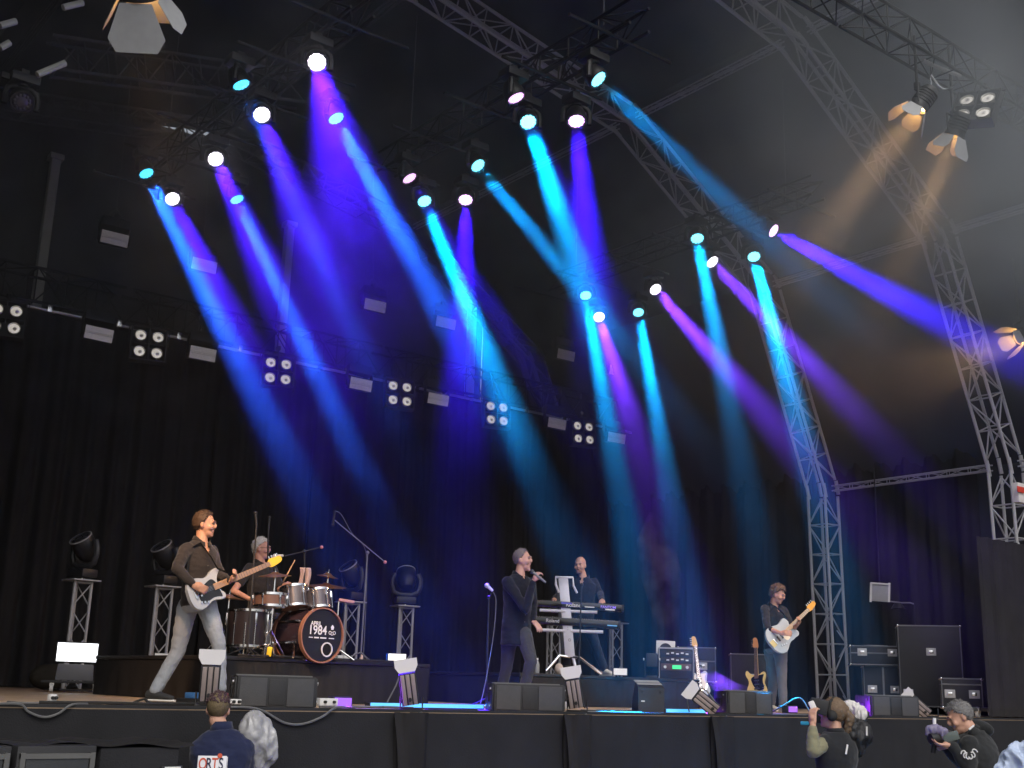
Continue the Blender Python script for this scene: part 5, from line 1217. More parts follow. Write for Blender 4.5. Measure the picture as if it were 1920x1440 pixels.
def guitar(name, label, cat, c, tip, n, outline, k, body_m, guard_m, neck_m, head_m, neck_len, guard=None, group=None, board=M_ROSE, sixpick=3):
    """c: body centre, tip: direction point of the headstock, n: face normal"""
    c = Vector(c); a = (Vector(tip) - c).normalized(); n = Vector(n); n = (n - a * n.dot(a)).normalized(); b = n.cross(a)
    t = thing(name, label, cat, c, 0, group); F = Matrix((a, b, n)).transposed().to_4x4()
    O = smooth_poly([(x * k, y * k) for x, y in outline])
    bo = MB(); bo.prism(O, .042); bmesh.ops.bevel(bo.bm, geom=[e for e in bo.bm.edges if abs(e.verts[0].co.z - e.verts[1].co.z) < 1e-5], offset=.007, segments=2, affect='EDGES'); body = bo.obj('body', body_m, t); body.matrix_basis = F
    if guard:
        g_ = MB().prism(smooth_poly([(x * k, y * k) for x, y in guard]), .003, Matrix.Translation((0, 0, .0228))).obj('pickguard', guard_m, body)
    for q in range(sixpick): MB().box((-.07 + .065 * q, 0, .026), (.022, .075, .012), bev=.003).obj('pickup', M_BLKMETAL if sixpick > 1 else M_CHROME, body)
    MB().box((-.13 * k, 0, .028), (.03, .085, .014), bev=.003).obj('bridge', M_CHROME, body)
    for q in range(3): MB().rod((-.1 + .035 * q, -.09 * k - .01 * q, .022), (-.1 + .035 * q, -.09 * k - .01 * q, .036), .011, n=10).obj('knob', M_CHROME, body)
    L = neck_len; x0 = .13 * k
    nk = MB(); nk.prism([(x0, -.03), (L, -.022), (L, .022), (x0, .03)], .022, Matrix.Translation((0, 0, .022))); no = nk.obj('neck', neck_m, t); no.matrix_basis = F
    MB().prism([(x0 - .04, -.03), (L, -.022), (L, .022), (x0 - .04, .03)], .005, Matrix.Translation((0, 0, .036))).obj('fingerboard', board, no)
    fr = MB()
    for q in range(16):
        xx = L - (L - x0) * (1 - .944 ** q) * 1.35
        if xx > x0: MB().box((xx, 0, .0395), (.003, .048, .003)).obj('fret', M_CABLE, no)
    hd = MB().prism(smooth_poly([(L - .005, -.022), (L + .03, -.04), (L + .09, -.035), (L + .17, -.02), (L + .185, .01), (L + .165, .045), (L + .12, .035), (L + .05, .05), (L + .01, .03)], 1), .015, Matrix.Translation((0, 0, .015))).obj('headstock', head_m, no)
    for q in range(4):
        MB().rod((L + .04 + .035 * q, .045, .015), (L + .04 + .035 * q, .07, .015), .008, n=8).obj('tuner', M_CHROME, hd)
    for q in range(4): bar(no, (-.13 * k, -.018 + .012 * q, .04), (L + .02, -.013 + .009 * q, .041), .0012, M_CHROME, 'string', 5)
    return t
STRATGUARD = [(-.11, -.02), (-.09, -.12), (-.02, -.105), (.05, -.09), (.12, -.1), (.16, -.12), (.15, -.05), (.14, .04), (.1, .09), (.03, .07), (-.04, .04)]
B = BASSIST; c = B.J(384, 1108, -.28)
bg_ = guitar('bass_guitar', 'silver-white bass guitar with black pickguard held by the bassist', 'bass guitar', c, B.J(496, 1061, .14), B.dir(.35, -.95, .12), STRAT, .95, mat('silver_white_finish', (.45, .47, .5), .25, .1, .05, 8), M_BLKGLOSS, M_MAPLE, mat('yellow_maple', (.8, .52, .05), .35, 0, .08, 10), .78, STRATGUARD, board=mat('maple_board', (.42, .24, .13), .45, 0, .15, 14), sixpick=1)
st = MB(); st.tube([c + B.dir(-.18, 0, -.02), B.J(352, 1068, -.2), B.J(356, 1030, -.17), B.J(376, 1018, -.12), B.J(396, 1045, -.17), B.J(408, 1066, -.22), c + B.dir(.2, .1, .18)], .02, 6, flat=.2)
me = st.mesh('strap'); me.transform(Matrix.Translation(-c)); put('strap', me, M_RUBBER, bg_)
G_ = GTR; c = G_.J(1464, 1193, -.33)
gg = guitar('electric_guitar', 'silver hollow-body electric guitar with gold fittings held by the guitarist', 'guitar', c, G_.J(1520, 1138, .05), G_.dir(.3, -.95, .08), GRETSCH, 1.05, mat('silver_finish', (.42, .46, .48), .25, .15, .05, 8), mat('cream_guard', (.78, .72, .55), .35, 0, .05), M_MAPLE, mat('amber_headstock', (.75, .36, .05), .35, 0, .15, 20), .62, [(.0, -.02), (.02, -.1), (.1, -.09), (.16, -.06), (.17, .0), (.1, .02)], board=mat('pale_board', (.5, .38, .24), .45, 0, .15, 14), sixpick=2)
MB().box((-.19, 0, .026), (.07, .09, .006)).obj('tailpiece', M_GOLDP, gg).matrix_basis = gg.children[0].matrix_basis
st = MB(); st.tube([c + G_.dir(-.15, 0, .1), G_.J(1440, 1150, -.2), G_.J(1452, 1136, -.14), G_.J(1468, 1150, -.16), c + G_.dir(.15, .1, .12)], .018, 6, flat=.2); me = st.mesh('strap'); me.transform(Matrix.Translation(-c)); put('strap', me, M_RUBBER, gg)
def guitar_stand(b, label):
    t = thing('guitar_stand', label, 'guitar stand', b, yaw_to_cam(b), 'guitar stands')
    MB().rod((0, .12, .1), (0, .16, .62), .012).obj('post', M_BLKMETAL, t)
    for a in (R(90), R(215), R(325)): MB().rod((0, .12, .12), (.26 * math.cos(a), .12 + .26 * math.sin(a), .01), .011).obj('leg', M_BLKMETAL, t)
    for sx in (-1, 1): MB().tube([(0, .12, .16), (sx * .1, .08, .14), (sx * .1, -.04, .15), (sx * .1, -.05, .19)], .01, 6).obj('cradle', M_BLKMETAL, t)
    y = MB().tube([(-.04, .08, .62), (-.04, .15, .62), (.04, .15, .62), (.04, .08, .62)], .008, 6).obj('neck_yoke', M_BLKMETAL, t)
for px, r, hx, hy, bm_, hm, l1, l2 in ((1311, 18.2, 1304, 1222, mat('blue_sunburst', (.2, .27, .38), .25, 0, .3, 5), mat('amber_maple', (.75, .4, .06), .35, 0, .1), 'blue electric guitar with amber headstock on a stand beside the rack', 'stand under the blue guitar'),
                                  (1420, 18.3, 1418, 1224, mat('cream_finish', (.7, .52, .2), .25, 0, .08), mat('red_maple', (.55, .22, .08), .35, 0, .1), 'cream-yellow electric guitar on a stand behind the loudspeaker', 'stand under the cream guitar')):
    b = spot_at(px, r); guitar_stand(b, l2); U_, V_ = view_axes(b)
    cc = b + Vector((0, 0, .36)) - V_ * .0
    tip = onplane(hx, hy, b, .22)
    guitar('electric_guitar', l1, 'guitar', cc, tip, -V_ * .95 + U_ * (.2 if px < 1400 else -.25) + Vector((0, 0, .2)), STRAT, .98, bm_, M_BLKGLOSS if px > 1400 else M_WHITE, M_MAPLE, hm, .58, STRATGUARD, board=M_ROSE)

# ================================================================ DRUM KIT
def frame(origin, front, up=(0, 0, 1)):
    f = Vector(front).normalized(); u = Vector(up); u = (u - f * u.dot(f)).normalized(); s_ = u.cross(f) * 1.0
    return Matrix.Translation(origin) @ Matrix((s_, -f, u)).transposed().to_4x4()      # local -Y is the front, +X to the viewer's right
M_SHELL = mat('drum_shell', (.035, .022, .03), .2, 0, .2, 6, spec=.6)
M_HOOP = mat('orange_hoop', (.33, .15, .095), .3, 0, .12, 8)
M_HEADW = mat('drum_head', (.6, .55, .52), .5, 0, .08, 6)
M_BRONZE = mat('bronze', (.5, .27, .13), .3, .85, .15, 14)
DB = spot_at(585, 13.1, DR_Z); DU, DV = view_axes(DB)
def DJ(x, y, v=0.0): return onplane(x, y, DB, v)
def kitthing(name, label, cat, x, y, v, group=None): return thing(name, label, cat, DJ(x, y, v), 0, group)
fd = DU * .62 - DV * .78
ctr = DJ(602, 1191, -.22)
t = thing('bass_drum', 'dark bass drum with orange hoop and 1984 lettering on its black head', 'bass drum', ctr)
F = frame((0, 0, 0), fd); r0 = .285
cyl = Matrix.Rotation(R(90), 4, 'X')
o = MB().lathe([(r0 - .012, -.0), (r0 - .012, .0)] + [(r0 - .01, z_) for z_ in (.02, -.46)], cyl, 40).obj('shell', M_SHELL, t); o.matrix_basis = F
for z_ in (.0, -.46):
    h = MB().lathe([(r0 - .012, z_ - .02), (r0 + .002, z_ - .02), (r0 + .002, z_ + .03), (r0 - .012, z_ + .03), (r0 - .012, z_ - .02)], cyl, 40).obj('hoop', M_HOOP, t); h.matrix_basis = F
fh = MB().lathe([(0, .012), (r0 - .02, .01), (r0 - .012, .004)], cyl, 40).obj('front_head', mat('black_head', (.012, .012, .016), .35, 0, .1), t); fh.matrix_basis = F
bh = MB().lathe([(0, -.47), (r0 - .015, -.468)], cyl, 40).obj('batter_head', M_HEADW, t); bh.matrix_basis = F
pr = MB().lathe([(.062, .014), (.076, .014), (.076, .022), (.062, .022), (.062, .014)], Matrix.Translation((.075, 0, -.145)) @ cyl, 28).obj('port_ring', M_WHITE, fh)
MB().lathe([(0, .0135), (.063, .0135)], Matrix.Translation((.075, 0, -.145)) @ cyl, 24).obj('port_hole', mat('port_dark', (.004, .004, .004), .9, 0, 0), fh)
def drumtext(txt, size, x, z_, bold, sx=1.0, name='lettering'):
    me = textmesh(txt, size, .0008, bold); me.transform(Matrix.Translation((x, -.0145, z_)) @ Matrix.Rotation(R(90), 4, 'X') @ Matrix.Diagonal((sx, 1, 1, 1))); return put(name, me, mat('print_white', (.8, .8, .8), .6, 0, 0), fh)
drumtext('APRIL', .062, -.085, .115, .0008, .9); drumtext('1984', .13, -.06, .045, .0016, .95)
cr = MB()
cr.prism([(-.014, .0), (.014, .0), (.022, .03), (0, .052), (-.022, .03)], .002, Matrix.Translation((.135, -.0145, .062)) @ Matrix.Rotation(R(90), 4, 'X'))
cr.obj('crest_crown', mat('print_white', (.8, .8, .8)), fh)
for dx in (-.028, 0, .028): MB().lathe([(.013, -.001), (.019, -.001), (.019, .001), (.013, .001), (.013, -.001)], Matrix.Translation((.135 + dx, -.0145, .03 - .008 * (dx == 0))) @ cyl, 14).obj('crest_ring', mat('print_white', (.8, .8, .8)), fh)
for i, (xx, w_) in enumerate(((-.145, .06), (-.07, .07), (.02, .09), (.13, .08))): MB().box((xx, -.0146, -.028), (w_ - .008, .0012, .014 if i in (1, 2) else .009)).obj('print_bar', mat('print_white', (.8, .8, .8)), fh)
for k in range(8):
    a = k * PI / 4 + .3
    lg = MB().box((0, 0, 0), (.02, .36, .02), bev=.004).obj('tension_rod', M_CHROME, t); lg.matrix_basis = F @ Matrix.Translation((math.cos(a) * (r0 + .004), .23, math.sin(a) * (r0 + .004)))
for sx in (-1, 1):
    q = F @ Vector((sx * (r0 - .02), .1, -.1)); e = F @ Vector((sx * (r0 + .12), -.08, 0)); MB().rod(q, (e.x, e.y, DR_Z - ctr.z + .005), .011).obj('spur', M_CHROME, t)
def tom(label, x, y, v, r, d, tilt=.25, group='toms', shell=M_SHELL, name='rack_tom'):
    p = DJ(x, y, v); t = thing(name, label, 'drum', p, 0, group); ax = Vector((0, 0, 1)) * math.cos(tilt) + (-fd) * math.sin(tilt); Fm = ax.to_track_quat('Z', 'Y').to_matrix().to_4x4()
    o = MB().lathe([(r, -d / 2), (r, d / 2)], None, 32).obj('shell', shell, t); o.matrix_basis = Fm
    for z_ in (-d / 2, d / 2): q = MB().lathe([(r - .004, z_ - .012), (r + .008, z_ - .012), (r + .008, z_ + .012), (r - .004, z_ + .012), (r - .004, z_ - .012)], None, 32).obj('rim', M_CHROME, t); q.matrix_basis = Fm
    q = MB().lathe([(0, d / 2 + .002), (r, d / 2 + .002)], None, 32).obj('batter_head', M_HEADW, t); q.matrix_basis = Fm
    q = MB().lathe([(0, -d / 2 - .002), (r, -d / 2 - .002)], None, 32).obj('bottom_head', M_HOOP, t); q.matrix_basis = Fm
    for k in range(6):
        a = k * PI / 3 + .5
        q = MB().box((0, 0, 0), (.022, .022, d * .34), bev=.005).obj('lug', M_CHROME, t); q.matrix_basis = Fm @ Matrix.Rotation(a, 4, 'Z') @ Matrix.Translation((r + .01, 0, d * .25))
        q = MB().rod((0, 0, -d / 2), (0, 0, d / 2), .005, n=6).obj('tension_rod', M_CHROME, t); q.matrix_basis = Fm @ Matrix.Rotation(a, 4, 'Z') @ Matrix.Translation((r + .012, 0, 0))
    return t
TOMSH = mat('tom_shell_silver', (.1, .09, .1), .2, .3, .35, 4, spec=.6)
tom('left rack tom above the bass drum', 552, 1121, -.12, .145, .21, shell=TOMSH); tom('right rack tom above the bass drum', 597, 1125, -.1, .13, .19, shell=TOMSH)
ft_ = tom('floor tom in front of the drummer\'s knees at the left', 462, 1178, -.28, .2, .36, .0, name='floor_tom', shell=mat('floor_tom_shell', (.02, .016, .02), .3, 0, .2))
for a in (0, 2.1, 4.2): MB().rod((.22 * math.cos(a), .22 * math.sin(a), .05), (.23 * math.cos(a), .23 * math.sin(a), DR_Z - ft_.location.z), .009).obj('leg', M_CHROME, ft_)
sn = tom('snare drum with a red-brown rim between the drummer\'s knees', 506, 1126, -.34, .165, .12, .05, name='snare_drum', shell=mat('snare_shell', (.13, .075, .06), .3, 0, .15))
def stand(parent, x, y, z0, h, r=.013, m=M_CHROME, spread=.24, rot=.3):
    bar(parent, (x, y, z0 + .12), (x, y, z0 + h), r, m, 'pole', 10)
    for k in range(3):
        a = rot + k * 2 * PI / 3
        bar(parent, (x, y, z0 + .28), (x + spread * math.cos(a), y + spread * math.sin(a), z0 + .01), r * .8, m, 'tripod_leg', 8)
        bar(parent, (x, y, z0 + .12), (x + spread * .55 * math.cos(a), y + spread * .55 * math.sin(a), z0 + .15), r * .6, m, 'tripod_strut', 8)
        MB().ell((x + spread * math.cos(a), y + spread * math.sin(a), z0 + .015), .016, u=8, v=6).obj('rubber_foot', M_RUBBER, parent)
    MB().rod((x, y, z0 + h * .5), (x, y, z0 + h * .5 + .05), r * 1.6).obj('clutch', m, parent)
def cymbal(label, x, y, v, r, tilt, group='cymbals', base=None):
    p = DJ(x, y, v); h = p.z - DR_Z; t = thing('cymbal', label, 'cymbal', (p.x, p.y, DR_Z), 0, group)
    stand(t, 0, 0, 0, h + .03, .012)
    Fm = Matrix.Translation((0, 0, h)) @ Euler(tilt).to_matrix().to_4x4()
    q = MB().lathe([(0, .022), (.03, .02), (.045, .006), (r * .5, -.006), (r, -.022), (r, -.024), (r * .5, -.009), (.045, .003)], None, 36).obj('plate', M_BRONZE, t); q.matrix_basis = Fm
    q = MB().rod((0, 0, .02), (0, 0, .06), .008).obj('wing_nut', M_CHROME, t); q.matrix_basis = Fm
    return t
cymbal('bronze cymbal in front of the drummer\'s chest', 516, 1076, -.3, .17, (.1, -.12, 0)); cymbal('small cymbal at the right of the kit', 615, 1078, .1, .12, (.1, .1, 0)); cymbal('wide crash cymbal low at the right of the kit', 612, 1096, .12, .22, (.15, -.05, 0)); cymbal('hi-hat cymbal at the far left of the kit', 430, 1118, -.1, .17, (.05, .05, 0))
for (x, y, v, w) in ((510, 1124, -.4, 'white clamp block on the cymbal stand left of the toms'), (524, 1136, -.38, 'white clamp arm holding the left rack tom')):
    tag(MB().box(DJ(x, y, v), (.12, .05, .04), rot=(0, .1, -.5), bev=.008).obj('tom_clamp', M_CHROME), w, 'clamp', 'tom clamps')
for (a_, b_, w) in (((531, 1091), (553, 1050), 'raised drumstick above the left tom'), ((466, 1122), (505, 1117), 'drumstick resting over the snare')):
    tag(MB().tube([DJ(*a_, -.12 if a_[1] < 1100 else -.3), DJ(*b_, -.1 if a_[1] < 1100 else -.36)], [.0085, .006], 8).obj('drumstick', mat('hickory', (.5, .3, .17), .5, 0, .1)), w, 'drumstick', 'drumsticks')
b = DJ(570, 1088, -.02); t = thing('towel', 'pinkish towel hanging upright behind the rack toms', 'towel', b)
MB().grid(lambda u, v: DU * ((u - .5) * .11 + .01 * math.sin(v * 6)) + Vector((0, 0, (.5 - v) * .27)) + DV * (.012 * math.sin(u * 14) + .05 * v), 12, 14).obj('cloth', cloth('towel', (.5, .36, .34)), t).modifiers.new('t', 'SOLIDIFY').thickness = .012
bar(t, (0, 0, .13), (0, 0, -.5), .01, M_BLKMETAL, 'rod')
tag(MB().box(DJ(505, 1222, -.45), (.05, .03, .1), rot=(0, .08, -.5), bev=.01).obj('yellow_tag', mat('yellow_tape', (.75, .52, .02), .5, 0, .1)), 'bright yellow tag hanging at the foot of the cymbal stand', 'tag')
t = thing('drum_throne', 'black drum throne under the drummer', 'stool', (DRUMMER.b.x, DRUMMER.b.y, DR_Z)); MB().lathe([(0, .46), (.17, .46), (.18, .5), (.16, .54), (0, .55)], None, 24).obj('seat', M_BLACK, t); stand(t, 0, 0, 0, .47, .016)
t = thing('percussion_pad', 'pinkish bar-shaped percussion pad on a chrome mount, right of the bass drum', 'percussion pad', DJ(650, 1127, -.05)); MB().box((0, 0, 0), (.17, .1, .03), rot=Matrix((DU, DV, Vector((0, 0, 1)))).transposed() @ Matrix.Rotation(.12, 3, 'Y'), bev=.008).obj('pad', mat('pad_pink', (.5, .26, .26), .5, 0, .1), t)
bar(t, -DU * .085, -DU * .085 + Vector((0, 0, DR_Z - t.location.z)), .011, M_CHROME, 'mount_rod')
# mic stands round the kit
def boom(label, base, pole_top, pts, mic=None, cw=None, col=M_BLKMETAL, group='microphone stands', micm=None, mr=.016, base_r=.2, rp=.01):
    base = Vector(base); t = thing('microphone_stand', label, 'microphone stand', base, 0, group); top = Vector(pole_top) - base
    bar(t, (0, 0, .05), top, rp, col, 'pole', 8)
    for k in range(3): a = .4 + k * 2.1; bar(t, (0, 0, .1), (base_r * math.cos(a), base_r * math.sin(a), .01), rp * .8, col, 'foot', 6)
    if pts: pts = [Vector(p) - base for p in pts]; bar(t, pts[0], pts[1], rp * .75, col, 'boom_arm', 8); MB().ell(top, .022, u=10, v=6).obj('boom_joint', col, t)
    if cw is not None: MB().ell(Vector(cw) - base, .02, u=10, v=8).obj('counterweight', mat('pink_cap', (.6, .22, .24), .5, 0, .1), t)
    if mic: m_ = MB(); a, b_ = [Vector(q) - base for q in mic]; mo = MB().tube([a, b_], [mr * .7, mr], 10).obj('microphone', micm or M_BLKMETAL, t); MB().ell(b_, mr * 1.35, u=10, v=8).obj('microphone_head', micm or M_BLKMETAL, mo)
boom('tall black microphone stand rising left of the drummer\'s head', DJ(463, 1232, -.6), DJ(481, 985, -.55), None, (DJ(481, 985, -.55), DJ(479, 962, -.55)), base_r=.22)
boom('short black overhead microphone right of the drummer\'s head', DJ(498, 1225, .9), DJ(503, 1000, .9), None, (DJ(503, 1000, .9), DJ(505, 970, .9)))
boom('long silver boom stand reaching over the right of the kit', Vector((DJ(676, 1236, .3).x, DJ(676, 1236, .3).y, DR_Z)), DJ(689, 1036, .3), (DJ(626, 974, .1), DJ(722, 1054, .35)), (DJ(628, 958, .08), DJ(624, 984, .1)), DJ(722, 1054, .35), col=mat('grey_stand', (.2, .2, .22), .4, .5, .1), rp=.009)
cable('microphone_cable', [DJ(628, 958, .08), DJ(640, 965, .1), DJ(660, 1000, .2), DJ(686, 1035, .3), DJ(686, 1130, .3), DJ(681, 1236, .32)], .004, M_CABLE, 'thin cable running along the silver boom stand')
boom('small boom stand holding the drummer\'s vocal microphone', Vector((DJ(571, 1230, .25).x, DJ(571, 1230, .25).y, DR_Z)), DJ(571, 1034, .25), (DJ(533, 1043, .1), DJ(602, 1026, .35)), (DJ(530, 1042, .05), DJ(516, 1043, -.02)), DJ(603, 1026, .35), micm=mat('silver_mic', (.65, .65, .66), .35, .4, .1), mr=.022)
# floor bits on the drum riser
for (x, y, w) in ((655, 1240, 'white cable bundle at the right foot of the bass drum'), (672, 1237, 'white box on the riser right of the bass drum')):
    p = Vector((DJ(x, y, .0).x, 11.5, DR_Z + .03)); tag(MB().box(p, (.09, .07, .055), rot=(0, 0, .3), bev=.015).obj('riser_box', M_WHITE), w, 'box', 'white boxes on the drum riser')
p = Vector((colX(700, 11.45), 11.45, DR_Z + .012)); tag(MB().box(p, (.2, .06, .022), bev=.004).obj('effects_strip', mat('pad_pink', (.5, .26, .26))), 'flat pinkish strip on the drum riser edge', 'strip')
p = Vector((colX(675, 11.7), 11.7, DR_Z)); tag(MB().lathe([(0, .1), (.012, .1), (.03, 0), (0, 0)], None, 14).obj('cone_light', mat('cone_pink', (.6, .45, .42), .5, 0, .1), None, p), 'small pale cone standing on the drum riser', 'cone')

# ================================================================ KEYBOARD RIG
KB = spot_at(1085, 16.2, KB_Z); KU, KV = view_axes(KB)
def KJ(x, y, v=0.0): return onplane(x, y, KB, v)
c0 = KJ(1068, 1262, -.0); c0.z = KB_Z
t = thing('keyboard_stand', 'silver column keyboard stand with splayed legs and looped top handle', 'keyboard stand', c0)
M_STAND = mat('brushed_stand', (.55, .55, .6), .4, .3, .08, 14); Kr = Matrix((KU, KV, Vector((0, 0, 1)))).transposed()
b = MB(); top = KJ(1056, 1084) - c0; bot = KJ(1069, 1232) - c0; mid = (top + bot) / 2; ax = (top - bot).normalized()
Rc = Matrix((KU, ax.cross(KU), ax)).transposed()
MB().box(mid, (.13, .06, (top - bot).length), rot=Rc, bev=.006).obj('column', M_STAND, t)
MB().box(mid - KU * .09 + KV * .02, (.045, .1, (top - bot).length), rot=Rc, bev=.006).obj('column_side', M_BLKMETAL, t)
for pts in ([(1068, 1232), (1049, 1229), (1024, 1258)], [(1072, 1232), (1085, 1232), (1128, 1264)], [(1074, 1230), (1080, 1256), (1081, 1260)]):
    MB().tube([KJ(*q, -.05 * i) - c0 for i, q in enumerate(pts)], .022, 10).obj('leg', M_CHROME if pts[2][0] != 1081 else M_STAND, t)
MB().tube([KJ(1048, 1111, -.1) - c0, KJ(1042, 1096, -.12) - c0, KJ(1042, 1082, -.1) - c0, KJ(1074, 1083, -.1) - c0, KJ(1075, 1098, -.12) - c0, KJ(1082, 1112, -.1) - c0], .016, 8).obj('top_handle', M_STAND, t)
for (y_, xb) in ((1147, 1120), (1184, 1131)):
    MB().tube([KJ(1070, y_ - 1, -.02) - c0, KJ(xb, y_ + 1, -.02) - c0], .022, 8).obj('support_arm', M_STAND, t)
    MB().tube([KJ(1060, y_ - 1, -.02) - c0, KJ(1012, y_ - 3, -.02) - c0], .022, 8).obj('support_arm', M_STAND, t)
me = textmesh('- - - -', .05, .0005); q = put('column_print', me, M_BLKMETAL, t); q.matrix_basis = Matrix.Translation(mid - KV * .034 - ax * .12) @ Matrix((ax, -KU, -KV)).transposed().to_4x4() 
q = MB().lathe([(.014, 0), (.018, 0), (.018, .002), (.014, .002), (.014, 0)], None, 16).obj('column_emblem', M_BLKMETAL, t); q.matrix_basis = Matrix.Translation(KJ(1068, 1200, -.036) - c0) @ Matrix((KU, Vector((0, 0, 1)), -KV)).transposed().to_4x4()
def keyboard(label, xa, xb, yc, hh, texts, extra):
    p = KJ((xa + xb) / 2, yc, .12); t = thing('keyboard', label, 'keyboard', p, 0, 'keyboards'); w = (KJ(xb, yc, .12) - KJ(xa, yc, .12)).length
    M_ = Kr.to_4x4() @ Matrix.Rotation(R(2), 4, 'Y')
    MB().box((0, 0, 0), (w, .34, hh), bev=.012, M=M_).obj('case', M_BLKGLOSS, t)
    for sx in (-1, 1): MB().box((sx * (w / 2 - .01), -.0, .0), (.03, .35, hh + .012), bev=.01, M=M_).obj('end_cheek', M_BLKMETAL, t)
    nW = 42; kw = (w - .12) / nW
    for i in range(nW): MB_k = put('white_key', KEYME, None, t, mw=M_ @ Matrix.Translation((-w / 2 + .06 + (i + .5) * kw, .1, hh / 2 + .006)) @ Matrix.Diagonal((kw * .92, 1, 1, 1)))
    for i in range(nW):
        if i % 7 not in (2, 6): put('black_key', BKEYME, None, t, mw=M_ @ Matrix.Translation((-w / 2 + .06 + (i + 1) * kw, .07, hh / 2 + .016)) @ Matrix.Diagonal((kw * .5, 1, 1, 1)))
    for (tx, x_, sz, m_) in texts:
        me = textmesh(tx, sz, .0005, .0006); me.transform(M_ @ Matrix.Translation((x_ * w, -.172, .0)) @ Matrix.Rotation(R(90), 4, 'X')); put('lettering', me, m_, t)
    for (x_, z_, sx, sz, m_) in extra: MB().box((x_ * w, -.172, z_), (sx, .006, sz), M=M_).obj('rear_panel_mark', m_, t)
KEYME = MB().box((0, 0, 0), (1, .14, .014)).mesh('white_key', 0); KEYME.materials.append(mat('key_white', (.75, .74, .7), .3, 0, 0)); BKEYME = MB().box((0, 0, 0), (1, .09, .014)).mesh('black_key', 0); BKEYME.materials.append(M_BLKGLOSS)
VIO = mat('violet_print', (.3, .22, .75), .4, 0, 0, emit=(.25, .15, 1), estr=.35)
keyboard('upper black keyboard with a violet nameplate at its right end', 1003, 1168, 1137, .085, [('Roland', -.06, .075, M_WHITE), ('FANTOM', .33, .05, VIO)], [(-.14, .02, .14, .022, mat('screen_blue', (.08, .08, .3), .3, 0, 0, emit=(.1, .1, .8), estr=.2)), (.12, -.012, .13, .012, M_WHITE), (.35, -.03, .13, .018, M_WHITE)])
keyboard('lower black keyboard just under the upper one', 997, 1162, 1168, .1, [('Roland', -.26, .065, mat('pale_print', (.5, .5, .52), .5, 0, 0))], [(.41, -.015, .13, .014, mat('blue_strip', (.15, .35, .5), .4, 0, 0, emit=(.1, .4, .7), estr=.3))])
boom('thin black microphone stand in front of the keyboard column', Vector((spot_at(1084, 14.6).x, spot_at(1084, 14.6).y, STG)), onplane(1090, 1108, spot_at(1084, 14.6)), None, (onplane(1089, 1112, spot_at(1084, 14.6)), onplane(1091, 1096, spot_at(1084, 14.6))), rp=.009)
sb = spot_at(912, 12.9)
boom('black microphone stand behind the singer with a silver microphone', sb, onplane(917, 1120, sb), (onplane(917, 1122, sb), onplane(924, 1109, sb)), (onplane(924, 1108, sb), onplane(913, 1098, sb)), micm=mat('silver_mic', (.65, .65, .66), .35, .4, .1), mr=.02)
cable('microphone_cable', [onplane(925, 1110, sb), onplane(930, 1130, sb), onplane(924, 1200, sb), onplane(908, 1290, sb, -.1), onplane(900, 1322, sb, -.2)], .005, M_CABLE, 'microphone cable hanging behind the singer')
bp_ = KJ(1007, 1255, -.1); bp_.z = KB_Z
t = thing('water_bottle', 'clear water bottle standing on the keyboard riser behind the singer', 'bottle', bp_); MB().lathe([(0, 0), (.03, 0), (.033, .01), (.033, .12), (.028, .14), (.012, .17), (.012, .185), (0, .185)], None, 18).obj('bottle', mat('clear_plastic', (.5, .52, .55), .15, 0, .05, trans=.5), t); MB().rod((0, 0, .18), (0, 0, .2), .014).obj('cap', M_WHITE, t)
bp_ = KJ(1048, 1257, .0); bp_.z = KB_Z
tag(MB().ell((bp_.x, bp_.y, KB_Z + .07), (.06, .06, .075)).obj('stage_bag', mat('pale_bag', (.5, .42, .38), .8, 0, .3, 9, .4)), 'small pale bag under the keyboard stand', 'bag')
t = thing('sustain_pedal', 'black pedal unit on the riser under the keyboard column', 'pedal', KJ(1070, 1252, .05)); t.location.z = KB_Z; MB().box((0, 0, .06), (.16, .12, .12), bev=.02).obj('unit', M_BLACK, t); MB().tube([(.05, 0, .1), (.12, -.02, .06), (.16, -.05, .01)], .008, 6).obj('lead', M_CABLE, t)
# equipment rack
rk = Vector((colX(1268, 12.6), 12.6, KB_Z)); t = thing('equipment_rack', 'silver-edged equipment rack with a green display on the riser end', 'equipment rack', rk, yaw_to_cam(rk))
MB().box((0, 0, .22), (.5, .4, .42), bev=.004).obj('case', M_CASE, t)
for sx in (-1, 1): bar(t, (sx * .25, -.2, .0), (sx * .25, -.2, .44), .014, M_ALU, 'edge_rail', 6)
bar(t, (-.25, -.2, .44), (.25, -.2, .44), .014, M_ALU, 'edge_rail', 6)
for k, z_ in enumerate((.36, .27, .17)):
    u_ = MB().box((0, -.205, z_), (.44, .012, .08 if k < 2 else .1), bev=.003).obj('rack_unit', M_BLKMETAL if k != 2 else mat('unit_brown', (.1, .06, .05), .5, 0, .3, 12), t)
    if k < 2:
        for q in range(5): MB().box((-.12 + .07 * q, -.214, z_ + .012 * (q % 2)), (.04, .006, .02)).obj('button', M_WHITE, u_)
    else:
        MB().box((.01, -.214, z_), (.13, .006, .055)).obj('display', mat('green_display', (.05, .3, .12), .4, 0, 0, emit=(.05, .8, .25), estr=1.0), u_)
        for q in (-.16, .16): MB().rod((q, -.21, z_), (q, -.235, z_), .022, n=14).obj('dial', M_CHROME, u_)
q = rk + Vector((0, 0, .44)); t = thing('folding_screen', 'white square board with a dark round shape leaning on the rack', 'board', onplane(1248, 1229, rk, -.02), yaw_to_cam(rk))
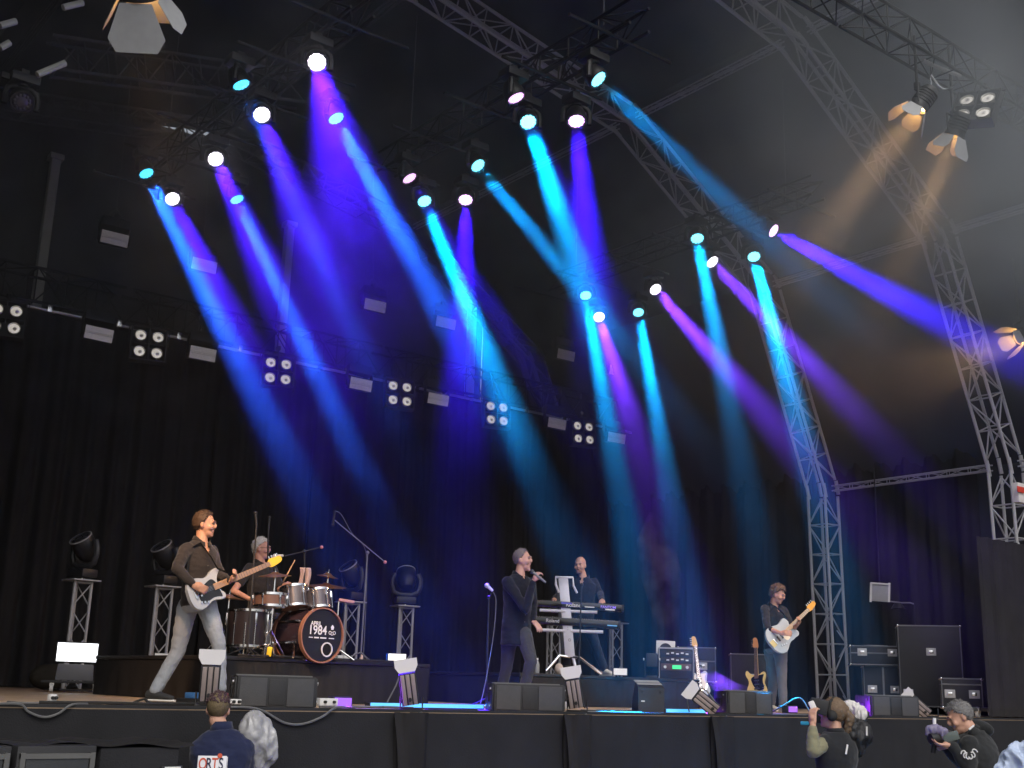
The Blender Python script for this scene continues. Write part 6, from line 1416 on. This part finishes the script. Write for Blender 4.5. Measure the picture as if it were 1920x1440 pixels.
MB().box((0, 0, .11), (.28, .014, .21), rot=(R(-8), R(2), 0), bev=.004).obj('board', M_WHITE, t); MB().lathe([(0, .008), (.085, .008), (.09, 0)], Matrix.Translation((.0, -.012, .09)) @ Matrix.Rotation(R(82), 4, 'X'), 24).obj('dark_disc', M_BLACK, t)
bk = Vector((colX(1222, 12.7), 12.7, KB_Z)); t = thing('unlit_par', 'black unlit lamp standing left of the equipment rack', 'stage lamp', bk, yaw_to_cam(bk))
MB().box((0, 0, .26), (.17, .16, .2), bev=.02).obj('body', M_BLACK, t); MB().box((0, 0, .02), (.16, .14, .04), bev=.005).obj('base', M_BLKMETAL, t)
for sx in (-1, 1): MB().box((sx * .1, 0, .16), (.014, .05, .26)).obj('bracket', M_BLKMETAL, t); MB().rod((sx * .1, 0, .27), (sx * .125, 0, .27), .02).obj('knob', M_WHITE, t)

# ================================================================ LOW SMOKE PLUMES
def plume(name, pts, dens, label, seed):
    b = MB()
    P_ = [Vector(p) for p, r_ in pts]; rr = [r_ for p, r_ in pts]
    b.tube(P_, rr, 14)
    def nodes(n, l, pv, d):
        tc = n.new('ShaderNodeTexCoord'); nz = n.new('ShaderNodeTexNoise'); nz.inputs['Scale'].default_value = 3.2; nz.inputs['Detail'].default_value = 3
        l.new(tc.outputs['Object'], nz.inputs['Vector']); mr = n.new('ShaderNodeMapRange'); mr.inputs['From Min'].default_value = .36; mr.inputs['From Max'].default_value = .8; mr.inputs['To Max'].default_value = d
        l.new(nz.outputs['Fac'], mr.inputs['Value']); l.new(mr.outputs[0], pv.inputs['Density'])
    o = volume_obj(name, b, dens, (.95, .95, .95), .2, nodes); o['label'] = label
bb = spot_at(1300, 15.6)
plume('smoke_plume', [(onplane(1312, 1250, bb), .03), (onplane(1330, 1268, bb), .1), (onplane(1350, 1283, bb), .12), (onplane(1380, 1292, bb), .08), (onplane(1405, 1290, bb), .02)], 2.2, 'low grey smoke drifting from behind the blue guitar', 1)
bb = spot_at(1240, 18.6)
plume('smoke_plume', [(onplane(1255, 1215, bb), .12), (onplane(1248, 1150, bb), .22), (onplane(1240, 1080, bb), .32), (onplane(1228, 1010, bb), .3), (onplane(1222, 960, bb), .05)], .6, 'pale smoke column rising behind the equipment rack', 2)
bpy.data.scenes.remove(TMPSC)
